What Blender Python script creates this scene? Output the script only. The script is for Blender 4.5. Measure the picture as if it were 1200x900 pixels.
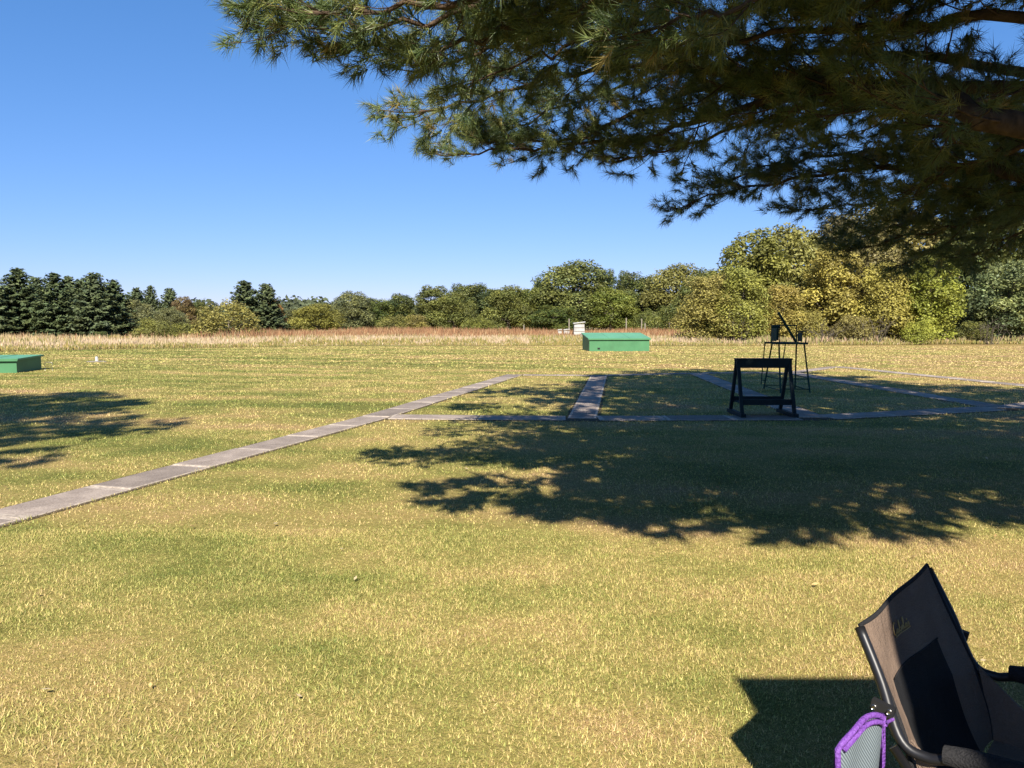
import bpy, math, random
import numpy as np
from mathutils import Vector, Matrix

# ------------------------------------------------------------------ camera, world, sun, exposure
for o in list(bpy.data.objects):
    bpy.data.objects.remove(o, do_unlink=True)
SC = bpy.context.scene
COL = SC.collection
R = math.radians
CAM_H, FPX = 1.65, 900.0
PITCH = math.atan(73 / 900)

cd = bpy.data.cameras.new('camera')
cam = bpy.data.objects.new('camera', cd)
COL.objects.link(cam)
cd.sensor_width = 36.0
cd.lens = 27.0
cd.clip_start = 0.05
cd.clip_end = 4000
cam.location = (0, 0, CAM_H)
cam.rotation_euler = (math.pi / 2 - PITCH, 0, 0)
SC.camera = cam

SUN_EL, SUN_AZ = 40.0, 0.5
w = bpy.data.worlds.new('World')
SC.world = w
w.use_nodes = True
wn = w.node_tree
wn.nodes.clear()
sky = wn.nodes.new('ShaderNodeTexSky')
sky.sky_type = 'NISHITA'
sky.sun_disc = False
sky.sun_elevation = R(SUN_EL)
sky.sun_rotation = R(180 - SUN_AZ)
sky.altitude = 300
sky.air_density = 1.0
sky.dust_density = 0.0
sky.ozone_density = 4.0
bg = wn.nodes.new('ShaderNodeBackground')
bg.inputs[1].default_value = 0.052
wo = wn.nodes.new('ShaderNodeOutputWorld')
# colour response of the phone camera: deeper blue, flatter green channel, over the whole sky alike
sep = wn.nodes.new('ShaderNodeSeparateColor')
com = wn.nodes.new('ShaderNodeCombineColor')
wn.links.new(sky.outputs[0], sep.inputs[0])
for ch, gain, power in ((0, 0.66, 1.0), (1, 1.27, 0.732), (2, 2.066, 0.7)):
    pw_ = wn.nodes.new('ShaderNodeMath')
    pw_.operation = 'POWER'
    pw_.inputs[1].default_value = power
    ml_ = wn.nodes.new('ShaderNodeMath')
    ml_.operation = 'MULTIPLY'
    ml_.inputs[1].default_value = gain
    wn.links.new(sep.outputs[ch], pw_.inputs[0])
    wn.links.new(pw_.outputs[0], ml_.inputs[0])
    wn.links.new(ml_.outputs[0], com.inputs[ch])
wn.links.new(com.outputs[0], bg.inputs[0])
wn.links.new(bg.outputs[0], wo.inputs[0])

sl = bpy.data.lights.new('sun', 'SUN')
sl.energy = 5.0
sl.angle = R(0.55)
sl.color = (1.0, 0.93, 0.82)
sun = bpy.data.objects.new('sun', sl)
COL.objects.link(sun)
sun.rotation_euler = (R(90 - SUN_EL), 0, R(SUN_AZ))
sun.location = (0, -10, 20)

SC.view_settings.view_transform = 'Standard'
SC.view_settings.look = 'None'
SC.view_settings.exposure = 1.25
SC.view_settings.gamma = 1.0
SC.view_settings.use_curve_mapping = False

rng = np.random.default_rng(7)
random.seed(7)


# ------------------------------------------------------------------ helpers
def at(u, v, y):
    """the point of the place at distance y seen at picture point (u, v) of the 1200x900 photograph"""
    a = (u - 600) / FPX
    b = (450 - v) / FPX
    ry = math.cos(PITCH) + b * math.sin(PITCH)
    rz = -math.sin(PITCH) + b * math.cos(PITCH)
    t = y / ry
    return np.array([a * t, y, CAM_H + rz * t])


def link(o, parent=None):
    COL.objects.link(o)
    if parent is not None:
        o.parent = parent
    return o


def tag(o, label=None, cat=None, group=None, kind=None):
    if label:
        o['label'] = label
    if cat:
        o['category'] = cat
    if group:
        o['group'] = group
    if kind:
        o['kind'] = kind
    return o


def empty(name, loc=(0, 0, 0), rz=0.0):
    e = bpy.data.objects.new(name, None)
    e.empty_display_size = 0.2
    e.location = loc
    e.rotation_euler = (0, 0, rz)
    return link(e)


def mesh_np(name, V, F, mats, smooth=False, attrs=None, midx=None):
    """fast mesh from numpy: V (n,3), F (m,k) all faces with k corners"""
    V = np.asarray(V, dtype=np.float32)
    F = np.asarray(F, dtype=np.int32)
    me = bpy.data.meshes.new(name)
    me.vertices.add(len(V))
    me.vertices.foreach_set('co', V.ravel())
    k = F.shape[1]
    me.loops.add(F.size)
    me.loops.foreach_set('vertex_index', F.ravel())
    me.polygons.add(len(F))
    me.polygons.foreach_set('loop_start', np.arange(0, F.size, k, dtype=np.int32))
    me.polygons.foreach_set('loop_total', np.full(len(F), k, dtype=np.int32))
    if smooth:
        me.polygons.foreach_set('use_smooth', np.ones(len(F), dtype=bool))
    for m in (mats if isinstance(mats, (list, tuple)) else [mats]):
        me.materials.append(m)
    if midx is not None:
        me.polygons.foreach_set('material_index', np.asarray(midx, dtype=np.int32))
    if attrs:
        for an, arr in attrs.items():
            a = me.attributes.new(an, 'FLOAT', 'POINT')
            a.data.foreach_set('value', np.asarray(arr, dtype=np.float32))
    me.update(calc_edges=True)
    return me


class MB:
    """collects boxes, bars, tubes and sheets; build() makes ONE mesh object"""
    def __init__(self):
        self.v, self.f, self.m, self.s = [], [], [], []

    def add(self, vs, fs, m=0, smooth=False):
        b = len(self.v)
        self.v += [tuple(map(float, p)) for p in vs]
        for f in fs:
            self.f.append([b + i for i in f])
            self.m.append(m)
            self.s.append(smooth)
        return self

    def box(self, lo, hi, m=0, bev=0.0):
        (x0, y0, z0), (x1, y1, z1) = lo, hi
        if bev <= 0:
            vs = [(x0, y0, z0), (x1, y0, z0), (x1, y1, z0), (x0, y1, z0), (x0, y0, z1), (x1, y0, z1), (x1, y1, z1), (x0, y1, z1)]
            fs = [(3, 2, 1, 0), (4, 5, 6, 7), (0, 1, 5, 4), (1, 2, 6, 5), (2, 3, 7, 6), (3, 0, 4, 7)]
        else:
            e = bev
            vs = [(x0, y0, z0), (x1, y0, z0), (x1, y1, z0), (x0, y1, z0),
                  (x0, y0, z1 - e), (x1, y0, z1 - e), (x1, y1, z1 - e), (x0, y1, z1 - e),
                  (x0 + e, y0 + e, z1), (x1 - e, y0 + e, z1), (x1 - e, y1 - e, z1), (x0 + e, y1 - e, z1)]
            fs = [(3, 2, 1, 0), (8, 9, 10, 11)]
            for i in range(4):
                j = (i + 1) % 4
                fs += [(i, j, 4 + j, 4 + i), (4 + i, 4 + j, 8 + j, 8 + i)]
        return self.add(vs, fs, m)

    def bar(self, a, b, wx, wy, m=0, up=(0, 0, 1)):
        a, b = Vector(a), Vector(b)
        d = (b - a).normalized()
        s = d.cross(Vector(up))
        if s.length < 1e-4:
            s = Vector((1, 0, 0))
        s.normalize()
        t = s.cross(d).normalized()
        vs = []
        for p in (a, b):
            for i, j in ((-1, -1), (1, -1), (1, 1), (-1, 1)):
                vs.append(p + s * (wx / 2 * i) + t * (wy / 2 * j))
        return self.add(vs, [(3, 2, 1, 0), (4, 5, 6, 7), (0, 1, 5, 4), (1, 2, 6, 5), (2, 3, 7, 6), (3, 0, 4, 7)], m)

    def tube(self, pts, rad, n=8, m=0, caps=True):
        pts = [Vector(p) for p in pts]
        if not isinstance(rad, (list, tuple, np.ndarray)):
            rad = [rad] * len(pts)
        vs, fs = [], []
        ref = Vector((0, 0, 1))
        if abs((pts[-1] - pts[0]).normalized().z) > 0.9:
            ref = Vector((1, 0, 0))
        for i, p in enumerate(pts):
            d = (pts[min(i + 1, len(pts) - 1)] - pts[max(i - 1, 0)]).normalized()
            s = d.cross(ref)
            if s.length < 1e-3:
                s = d.cross(Vector((0, 1, 0)))
            s.normalize()
            t = s.cross(d)
            for k in range(n):
                a = 2 * math.pi * k / n
                vs.append(p + (s * math.cos(a) + t * math.sin(a)) * rad[i])
        for i in range(len(pts) - 1):
            for k in range(n):
                k2 = (k + 1) % n
                fs.append((i * n + k, i * n + k2, (i + 1) * n + k2, (i + 1) * n + k))
        if caps:
            fs.append(tuple(range(n)))
            fs.append(tuple(reversed(range((len(pts) - 1) * n, len(pts) * n))))
        return self.add(vs, fs, m, True)

    def build(self, name, mats, parent=None, loc=None):
        me = bpy.data.meshes.new(name)
        me.from_pydata(self.v, [], self.f)
        for m in (mats if isinstance(mats, (list, tuple)) else [mats]):
            me.materials.append(m)
        me.polygons.foreach_set('material_index', self.m)
        me.polygons.foreach_set('use_smooth', self.s)
        me.update()
        o = bpy.data.objects.new(name, me)
        if loc is not None:
            o.location = loc
        return link(o, parent)


def smooth_line(pts, n):
    """Catmull-Rom through pts, n samples"""
    P = np.asarray(pts, float)
    P = np.vstack([2 * P[0] - P[1], P, 2 * P[-1] - P[-2]])
    m = len(P) - 3
    out = []
    for i in range(n):
        t = i / (n - 1) * m
        k = min(int(t), m - 1)
        t -= k
        a, b, c, d = P[k], P[k + 1], P[k + 2], P[k + 3]
        out.append(0.5 * ((2 * b) + (c - a) * t + (2 * a - 5 * b + 4 * c - d) * t * t + (3 * b - a - 3 * c + d) * t ** 3))
    return np.array(out)


# ------------------------------------------------------------------ materials
class NT:
    def __init__(self, name):
        self.mat = bpy.data.materials.new(name)
        self.mat.use_nodes = True
        self.t = self.mat.node_tree
        self.t.nodes.clear()
        self.out = self.n('ShaderNodeOutputMaterial')

    def n(self, typ, **kw):
        nd = self.t.nodes.new(typ)
        for k, v in kw.items():
            setattr(nd, k, v)
        return nd

    def l(self, a, b):
        self.t.links.new(a, b)

    def noise(self, vec, scale, detail=2, rough=0.5):
        nd = self.n('ShaderNodeTexNoise')
        nd.inputs['Scale'].default_value = scale
        nd.inputs['Detail'].default_value = detail
        nd.inputs['Roughness'].default_value = rough
        if vec is not None:
            self.l(vec, nd.inputs['Vector'])
        return nd.outputs['Fac']

    def ramp(self, fac, stops):
        nd = self.n('ShaderNodeValToRGB')
        e = nd.color_ramp.elements
        while len(e) < len(stops):
            e.new(0.5)
        for i, (p, c) in enumerate(stops):
            e[i].position = p
            e[i].color = (c[0], c[1], c[2], 1) if isinstance(c, (tuple, list)) else (c, c, c, 1)
        self.l(fac, nd.inputs[0])
        return nd.outputs[0]

    def math(self, op, a, b=None, c=None, clamp=False):
        nd = self.n('ShaderNodeMath', operation=op)
        nd.use_clamp = clamp
        for i, x in enumerate((a, b, c)):
            if x is None:
                continue
            if isinstance(x, (int, float)):
                nd.inputs[i].default_value = x
            else:
                self.l(x, nd.inputs[i])
        return nd.outputs[0]

    def mix(self, fac, a, b, blend='MIX'):
        nd = self.n('ShaderNodeMix', data_type='RGBA', blend_type=blend)
        for i, x in ((0, fac), (6, a), (7, b)):
            if isinstance(x, (int, float)):
                nd.inputs[i].default_value = x
            elif isinstance(x, (tuple, list)):
                nd.inputs[i].default_value = (x[0], x[1], x[2], 1)
            else:
                self.l(x, nd.inputs[i])
        return nd.outputs[2]

    def attr(self, name):
        nd = self.n('ShaderNodeAttribute', attribute_name=name)
        return nd.outputs['Fac']

    def scale(self, vec, s):
        nd = self.n('ShaderNodeVectorMath', operation='MULTIPLY')
        self.l(vec, nd.inputs[0])
        nd.inputs[1].default_value = s
        return nd.outputs[0]

    def pos(self):
        return self.n('ShaderNodeNewGeometry').outputs['Position']

    def obj(self):
        return self.n('ShaderNodeTexCoord').outputs['Object']

    def bsdf(self, col, rough=0.7, spec=0.3, metal=0.0, bump=None, bump_s=0.3, bump_d=0.01, trans=0.0):
        p = self.n('ShaderNodeBsdfPrincipled')
        if isinstance(col, (tuple, list)):
            p.inputs['Base Color'].default_value = (col[0], col[1], col[2], 1)
        else:
            self.l(col, p.inputs['Base Color'])
        if isinstance(rough, (int, float)):
            p.inputs['Roughness'].default_value = rough
        else:
            self.l(rough, p.inputs['Roughness'])
        p.inputs['Specular IOR Level'].default_value = spec
        p.inputs['Metallic'].default_value = metal
        if bump is not None:
            b = self.n('ShaderNodeBump')
            b.inputs['Strength'].default_value = bump_s
            b.inputs['Distance'].default_value = bump_d
            self.l(bump, b.inputs['Height'])
            self.l(b.outputs[0], p.inputs['Normal'])
        sh = p.outputs[0]
        if trans > 0:
            tr = self.n('ShaderNodeBsdfTranslucent')
            if isinstance(col, (tuple, list)):
                tr.inputs[0].default_value = (col[0], col[1], col[2], 1)
            else:
                self.l(col, tr.inputs[0])
            mx = self.n('ShaderNodeMixShader')
            mx.inputs[0].default_value = trans
            self.l(sh, mx.inputs[1])
            self.l(tr.outputs[0], mx.inputs[2])
            sh = mx.outputs[0]
        self.l(sh, self.out.inputs[0])
        return self.mat


def lawn_colour(k, far=False):
    """turf colour from the place itself: green and dried patches, mowing streaks"""
    p = k.pos()
    big = k.noise(k.scale(p, (0.13, 0.20, 0)), 1.0, 3, 0.55)
    mid = k.noise(k.scale(p, (0.75, 0.95, 0)), 1.0, 3, 0.6)
    fine = k.noise(k.scale(p, (9, 9, 0)), 1.0, 2, 0.6)
    # mowing streaks run slightly aslant across the field
    rot = k.n('ShaderNodeVectorRotate', rotation_type='Z_AXIS')
    k.l(p, rot.inputs['Vector'])
    rot.inputs['Angle'].default_value = 0.22
    streak = k.noise(k.scale(rot.outputs[0], (0.05, 0.62, 0)), 1.0, 2, 0.5)
    sx = k.n('ShaderNodeSeparateXYZ')
    k.l(p, sx.inputs[0])
    # the turf to the left of the path stays greener, to the right it has dried
    side = k.math('MULTIPLY', sx.outputs[0], 0.006)
    a = k.math('MULTIPLY', big, 0.75)
    a = k.math('ADD', a, k.math('MULTIPLY', mid, 1.2))
    a = k.math('ADD', a, k.math('MULTIPLY', fine, 0.25))
    a = k.math('ADD', a, k.math('MULTIPLY', streak, 0.95))
    a = k.math('ADD', a, side)
    return k.math('SUBTRACT', a, 0.99)


LAWN = [(0.0, (0.140, 0.185, 0.042)), (0.30, (0.245, 0.262, 0.066)), (0.52, (0.40, 0.365, 0.115)), (0.75, (0.53, 0.415, 0.165)), (1.0, (0.50, 0.345, 0.185))]


def mat_lawn():
    k = NT('lawn_turf')
    f = lawn_colour(k)
    p = k.pos()
    g = k.noise(k.scale(p, (28, 28, 0)), 1.0, 3, 0.7)
    f2 = k.math('ADD', f, k.math('MULTIPLY', k.math('SUBTRACT', g, 0.5), 0.5))
    c = k.ramp(f2, LAWN)
    c = k.mix(k.math('MULTIPLY', k.ramp(g, [(0.35, 0.0), (0.6, 1.0)]), 0.5), k.mix(1.0, c, (0.62, 0.60, 0.55), 'MULTIPLY'), c)
    c = k.mix(1.0, c, k.ramp(k.noise(k.scale(p, (150, 150, 0)), 1.0, 3, 0.75), [(0.34, (0.26, 0.24, 0.21)), (0.52, (0.66, 0.63, 0.60)), (0.68, (1.0, 0.97, 0.92))]), 'MULTIPLY')     # thatch and soil between the blades
    return k.bsdf(c, 0.95, 0.1, bump=g, bump_s=0.5, bump_d=0.03)


def mat_blade():
    k = NT('grass_blade')
    f = lawn_colour(k)
    t = k.attr('tint')
    f2 = k.math('ADD', f, k.math('MULTIPLY', k.math('SUBTRACT', t, 0.5), 0.62))
    c = k.ramp(f2, LAWN)
    b = k.attr('bright')
    vm = k.n('ShaderNodeVectorMath', operation='SCALE')
    k.l(c, vm.inputs[0])
    k.l(b, vm.inputs['Scale'])
    return k.bsdf(vm.outputs[0], 0.6, 0.25, trans=0.25)


def mat_vcol(name, trans=0.2, rough=0.8):
    k = NT(name)
    a = k.n('ShaderNodeAttribute', attribute_name='Col')
    return k.bsdf(a.outputs['Color'], rough, 0.15, trans=trans)


def mat_leaf(name, rough=0.55, trans=0.28, yellow=(0.40, 0.36, 0.065)):
    k = NT(name)
    oi = k.n('ShaderNodeObjectInfo')
    t = k.attr('tint')
    c = k.mix(k.math('MULTIPLY', t, 0.34), oi.outputs['Color'], yellow)
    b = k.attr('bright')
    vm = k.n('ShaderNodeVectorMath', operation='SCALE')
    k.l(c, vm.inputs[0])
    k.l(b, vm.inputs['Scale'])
    return k.bsdf(vm.outputs[0], rough, 0.3, trans=trans)


def mat_needle():
    k = NT('pine_needle')
    t = k.attr('tint')
    c = k.ramp(t, [(0.0, (0.034, 0.064, 0.025)), (0.45, (0.105, 0.145, 0.042)), (0.8, (0.235, 0.235, 0.065)), (1.0, (0.32, 0.23, 0.07))])
    return k.bsdf(c, 0.45, 0.4, trans=0.22)


def mat_bark(name, c1, c2, scale=14):
    k = NT(name)
    o = k.obj()
    n1 = k.noise(k.scale(o, (1, 1, 0.35)), scale, 4, 0.65)
    c = k.ramp(n1, [(0.3, c1), (0.7, c2)])
    return k.bsdf(c, 0.9, 0.15, bump=n1, bump_s=0.8, bump_d=0.02)


def mat_concrete_centre():
    k = NT('exposed_aggregate_concrete')
    p = k.pos()
    a = k.noise(p, 55, 3, 0.7)
    b = k.noise(p, 2.2, 4, 0.7)
    oi = k.n('ShaderNodeObjectInfo')
    c = k.ramp(k.math('ADD', k.math('MULTIPLY', a, 0.55), k.math('MULTIPLY', b, 0.5)), [(0.28, (0.085, 0.066, 0.054)), (0.5, (0.20, 0.163, 0.137)), (0.75, (0.36, 0.30, 0.25))])
    c = k.mix(1.0, c, k.ramp(oi.outputs['Random'], [(0, 0.78), (1, 1.12)]), 'MULTIPLY')
    return k.bsdf(c, 0.9, 0.2, bump=a, bump_s=0.6, bump_d=0.006)


def mat_concrete_edge():
    k = NT('trowelled_concrete_border')
    p = k.pos()
    a = k.noise(p, 20, 3, 0.7)
    c = k.ramp(a, [(0.3, (0.20, 0.165, 0.135)), (0.7, (0.43, 0.365, 0.30))])
    return k.bsdf(c, 0.9, 0.2, bump=a, bump_s=0.3, bump_d=0.004)


def mat_paint(name, col, var=0.25, rough=0.55, scale=3.0, dirt=(0.16, 0.14, 0.10)):
    k = NT(name)
    o = k.obj()
    a = k.noise(o, scale, 4, 0.65)
    b = k.noise(k.scale(o, (1, 1, 0.25)), scale * 5, 3, 0.6)
    dark = tuple(c * (1 - var) for c in col)
    c = k.mix(k.ramp(a, [(0.3, 0.0), (0.75, 1.0)]), col, dark)
    c = k.mix(k.math('MULTIPLY', k.ramp(b, [(0.55, 0.0), (0.8, 1.0)]), 0.25), c, dirt)
    return k.bsdf(c, rough, 0.18, bump=b, bump_s=0.15, bump_d=0.004)


def mat_fabric(name, c1, c2, scale=260, rough=0.85):
    k = NT(name)
    o = k.obj()
    a = k.noise(o, scale, 2, 0.5)
    b = k.noise(o, 9, 3, 0.6)
    c = k.ramp(k.math('ADD', k.math('MULTIPLY', a, 0.5), k.math('MULTIPLY', b, 0.5)), [(0.3, c1), (0.7, c2)])
    return k.bsdf(c, rough, 0.25, bump=k.math('ADD', k.math('MULTIPLY', b, 4.0), a), bump_s=0.7, bump_d=0.008)


def mat_soil():
    k = NT('soil_edge_shade')
    a = k.noise(k.pos(), 25, 4, 0.7)
    return k.bsdf(k.ramp(a, [(0.3, (0.045, 0.032, 0.02)), (0.7, (0.11, 0.082, 0.05))]), 0.95, 0.1, bump=a, bump_s=0.8, bump_d=0.02)


def mat_plain(name, col, rough=0.5, metal=0.0, spec=0.4):
    k = NT(name)
    a = k.noise(k.obj(), 30, 3, 0.6)
    c = k.mix(k.math('MULTIPLY', a, 0.35), col, tuple(x * 0.55 for x in col))
    return k.bsdf(c, rough, spec, metal)


def mat_shingle():
    k = NT('asphalt_shingle')
    a = k.noise(k.obj(), 18, 4, 0.7)
    return k.bsdf(k.ramp(a, [(0.3, (0.06, 0.05, 0.045)), (0.7, (0.13, 0.115, 0.10))]), 0.95, 0.1)


M = dict(
    lawn=mat_lawn(), blade=mat_blade(), tall=mat_vcol('meadow_stalk'), leaf=mat_leaf('broad_leaf'),
    spray=mat_leaf('conifer_spray', 0.6, 0.15, (0.20, 0.20, 0.05)), wood=mat_vcol('far_foliage', 0.15),
    needle=mat_needle(), pinebark=mat_bark('pine_bark', (0.030, 0.021, 0.015), (0.105, 0.070, 0.045)),
    bark=mat_bark('grey_bark', (0.07, 0.058, 0.046), (0.22, 0.19, 0.15)),
    conc=mat_concrete_centre(), edge=mat_concrete_edge(), soil=mat_soil(),
    green=mat_paint('green_paint', (0.068, 0.190, 0.088), 0.25, 0.5, 1.3, (0.08, 0.12, 0.07)),
    green_roof=mat_paint('green_roof_paint', (0.105, 0.275, 0.150), 0.18, 0.45, 1.0, (0.08, 0.14, 0.08)),
    dark=mat_plain('dark_opening', (0.01, 0.01, 0.01), 0.9),
    rack=mat_paint('dark_teal_paint', (0.009, 0.022, 0.026), 0.4, 0.7, 5.0, (0.05, 0.05, 0.04)),
    frame_green=mat_paint('dark_green_steel_paint', (0.007, 0.040, 0.025), 0.3, 0.65, 6.0, (0.06, 0.05, 0.03)),
    white=mat_paint('weathered_white_paint', (0.42, 0.41, 0.39), 0.45, 0.6, 2.0),
    post=mat_paint('weathered_post_wood', (0.24, 0.21, 0.165), 0.4, 0.9, 5.0),
    black_tube=mat_plain('black_powder_coat', (0.010, 0.010, 0.012), 0.42, 0.0, 0.4),
    plastic=mat_plain('black_plastic', (0.014, 0.014, 0.015), 0.5),
    rivet=mat_plain('steel_rivet', (0.6, 0.58, 0.55), 0.3, 1.0),
    taupe=mat_fabric('taupe_polyester', (0.125, 0.086, 0.062), (0.20, 0.142, 0.104)),
    meshblack=mat_fabric('black_mesh_fabric', (0.004, 0.004, 0.005), (0.012, 0.012, 0.013), 320),
    piping=mat_fabric('black_binding', (0.008, 0.008, 0.009), (0.022, 0.021, 0.022), 200),
    purple=mat_fabric('purple_nylon', (0.105, 0.035, 0.22), (0.19, 0.075, 0.34), 140, 0.6),
    gold=mat_plain('gold_thread', (0.42, 0.28, 0.09), 0.5),
    shingle=mat_shingle(), timber=mat_paint('brown_timber', (0.16, 0.10, 0.06), 0.3, 0.8, 4.0),
    litter=mat_vcol('dry_leaf', 0.2, 0.7), needle_far=mat_needle(),
)


def mat_mesh_grey():
    k = NT('grey_net_fabric')
    uv = k.n('ShaderNodeUVMap')
    w1 = k.n('ShaderNodeTexWave', wave_type='BANDS', bands_direction='DIAGONAL')
    w1.inputs['Scale'].default_value = 62
    w1.inputs['Distortion'].default_value = 0.6
    k.l(k.obj(), w1.inputs['Vector'])
    w2 = k.noise(k.obj(), 14, 2)
    c = k.ramp(w1.outputs['Fac'], [(0.2, (0.06, 0.075, 0.085)), (0.75, (0.20, 0.24, 0.26))])
    c = k.mix(k.math('MULTIPLY', w2, 0.4), c, (0.16, 0.20, 0.22))
    return k.bsdf(c, 0.7, 0.3, bump=w1.outputs['Fac'], bump_s=0.5, bump_d=0.003)


M['meshgrey'] = mat_mesh_grey()

# ------------------------------------------------------------------ ground
def vnoise(x, y, seed=0):
    """cheap smooth value noise for numpy arrays"""
    r = np.random.default_rng(seed)
    tab = r.random((64, 64))
    xi, yi = np.floor(x).astype(int), np.floor(y).astype(int)
    fx, fy = x - xi, y - yi
    fx, fy = fx * fx * (3 - 2 * fx), fy * fy * (3 - 2 * fy)
    g = lambda i, j: tab[i % 64, j % 64]
    return (g(xi, yi) * (1 - fx) + g(xi + 1, yi) * fx) * (1 - fy) + (g(xi, yi + 1) * (1 - fx) + g(xi + 1, yi + 1) * fx) * fy


MEADOW_X = np.array([-80, -45, -28, -20, -12, 0, 8, 17, 38, 60, 90.])
MEADOW_Y = np.array([33, 37, 42.5, 48, 52.5, 53.3, 52.2, 53.0, 56.5, 59, 62.])


def meadow_front(x):
    return np.interp(x, MEADOW_X, MEADOW_Y)


def sheet(name, pts, z, mat, kind='structure'):
    n = len(pts)
    mb = MB().add([(x, y, z) for x, y in pts], [tuple(range(n))])
    return tag(mb.build(name, mat), kind=kind)


ground = sheet('lawn', [(-1500, -300), (1500, -300), (1500, 2500), (-1500, 2500)], 0.0, M['lawn'])

k = NT('meadow_soil')
mn = k.noise(k.scale(k.pos(), (0.4, 0.4, 0)), 1.0, 4, 0.65)
M['meadow_soil'] = k.bsdf(k.ramp(mn, [(0.3, (0.16, 0.14, 0.06)), (0.7, (0.33, 0.26, 0.13))]), 0.95, 0.1)
mp = [(x, float(meadow_front(x)) + 0.6) for x in MEADOW_X]
sheet('meadow_ground', mp + [(600, 900), (-600, 900)], 0.006, M['meadow_soil'])

# concrete walks: (from, to, width); centre lines in metres
N1, N2, N3, N4, N5 = (-2.36, 13.2), (1.19, 12.98), (5.15, 13.08), (9.35, 14.55), (13.6, 17.4)
B1, B2, B3, B4, B5 = (0.08, 23.75), (2.66, 23.45), (5.9, 24.55), (9.0, 24.75), (11.9, 28.1)
LW = 0.50
LEFT0 = (-6.4, 0.4)
walks = [
    ((LEFT0, (-4.31, 6.35), N1, B1), 0.50),
    ((N2, B2), 0.49), ((N3, B3), 0.50), ((N4, B4), 0.50), ((N5, B5), 0.45),
    ((N1, N2), 0.56), ((N2, N3), 0.60), ((N3, N4), 0.60), ((N4, N5), 0.55),
    ((B1, B2), 0.42), ((B2, B3), 0.42), ((B3, B4), 0.42), ((B4, B5), 0.42),
]
SEGS = []
path = tag(bpy.data.objects.new('path', None), kind='structure')
link(path)


def slab(a, b, width, zt, bw=0.02):
    """one cast slab: aggregate centre, smooth trowelled border, chamfered rim"""
    L = math.dist(a, b)
    e = 0.008
    hl, hw = L / 2 - 0.006, width / 2
    bl = random.uniform(.04, .085)
    ring = lambda x, y, z: [(-x, -y, z), (x, -y, z), (x, y, z), (-x, y, z)]
    vs = ring(hl, hw, -0.08) + ring(hl, hw, zt - e) + ring(hl - e, hw - e, zt) + ring(hl - bl, hw - bw, zt)
    mb = MB()
    fs, ms = [], []
    for r in range(3):
        for i in range(4):
            j = (i + 1) % 4
            fs.append((r * 4 + i, r * 4 + j, r * 4 + 4 + j, r * 4 + 4 + i))
    mb.add(vs, fs, 1)
    if bw < .03:
        mb.m[8] = mb.m[10] = 0      # the long sides run into the turf without a smooth border
    mb.f.append([12, 13, 14, 15])
    mb.m.append(0)
    mb.s.append(False)
    o = mb.build('concrete_slab', [M['conc'], M['edge']], path)
    o.location = ((a[0] + b[0]) / 2, (a[1] + b[1]) / 2, random.uniform(-0.004, 0.004))
    o.rotation_euler = (random.uniform(-.006, .006), random.uniform(-.004, .004), math.atan2(b[1] - a[1], b[0] - a[0]))


soil_mb = MB()
for pts, width in walks:
    main = len(pts) > 2 or pts[0] in (N2, N3, N4, N5) and pts[1] in (B2, B3, B4, B5)
    for a, b in zip(pts[:-1], pts[1:]):
        L = math.dist(a, b)
        ux, uy = (b[0] - a[0]) / L, (b[1] - a[1]) / L
        SEGS.append((a, b, width))
        s0, s1 = 0.0, L
        if not main:
            s0, s1 = 0.27, L - 0.27      # cross walks butt against the lanes
        n = max(1, round((s1 - s0) / 1.22))
        for i in range(n):
            f0, f1 = s0 + (s1 - s0) * i / n, s0 + (s1 - s0) * (i + 1) / n
            slab((a[0] + ux * f0, a[1] + uy * f0), (a[0] + ux * f1, a[1] + uy * f1), width, 0.020 if main else 0.017, 0.045 if pts[0] == N2 and main else 0.018)
        hw = width / 2 + 0.05  # dark soil margin also stands in for the shadow along the turf edge
        zz = 0.003 + 0.0004 * len(SEGS)
        px, py = -uy * hw, ux * hw
        soil_mb.add([(a[0] + px, a[1] + py, zz), (a[0] - px, a[1] - py, zz), (b[0] - px, b[1] - py, zz), (b[0] + px, b[1] + py, zz)], [(0, 1, 2, 3)])
tag(soil_mb.build('path_bed', M['soil']), kind='structure')


def path_dist(x, y):
    d = np.full(x.shape, 1e9)
    for a, b, width in SEGS:
        ax, ay, bx, by = a[0], a[1], b[0], b[1]
        L2 = (bx - ax) ** 2 + (by - ay) ** 2
        t = np.clip(((x - ax) * (bx - ax) + (y - ay) * (by - ay)) / L2, 0, 1)
        d = np.minimum(d, np.hypot(x - (ax + t * (bx - ax)), y - (ay + t * (by - ay))) - width / 2)
    return d


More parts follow.
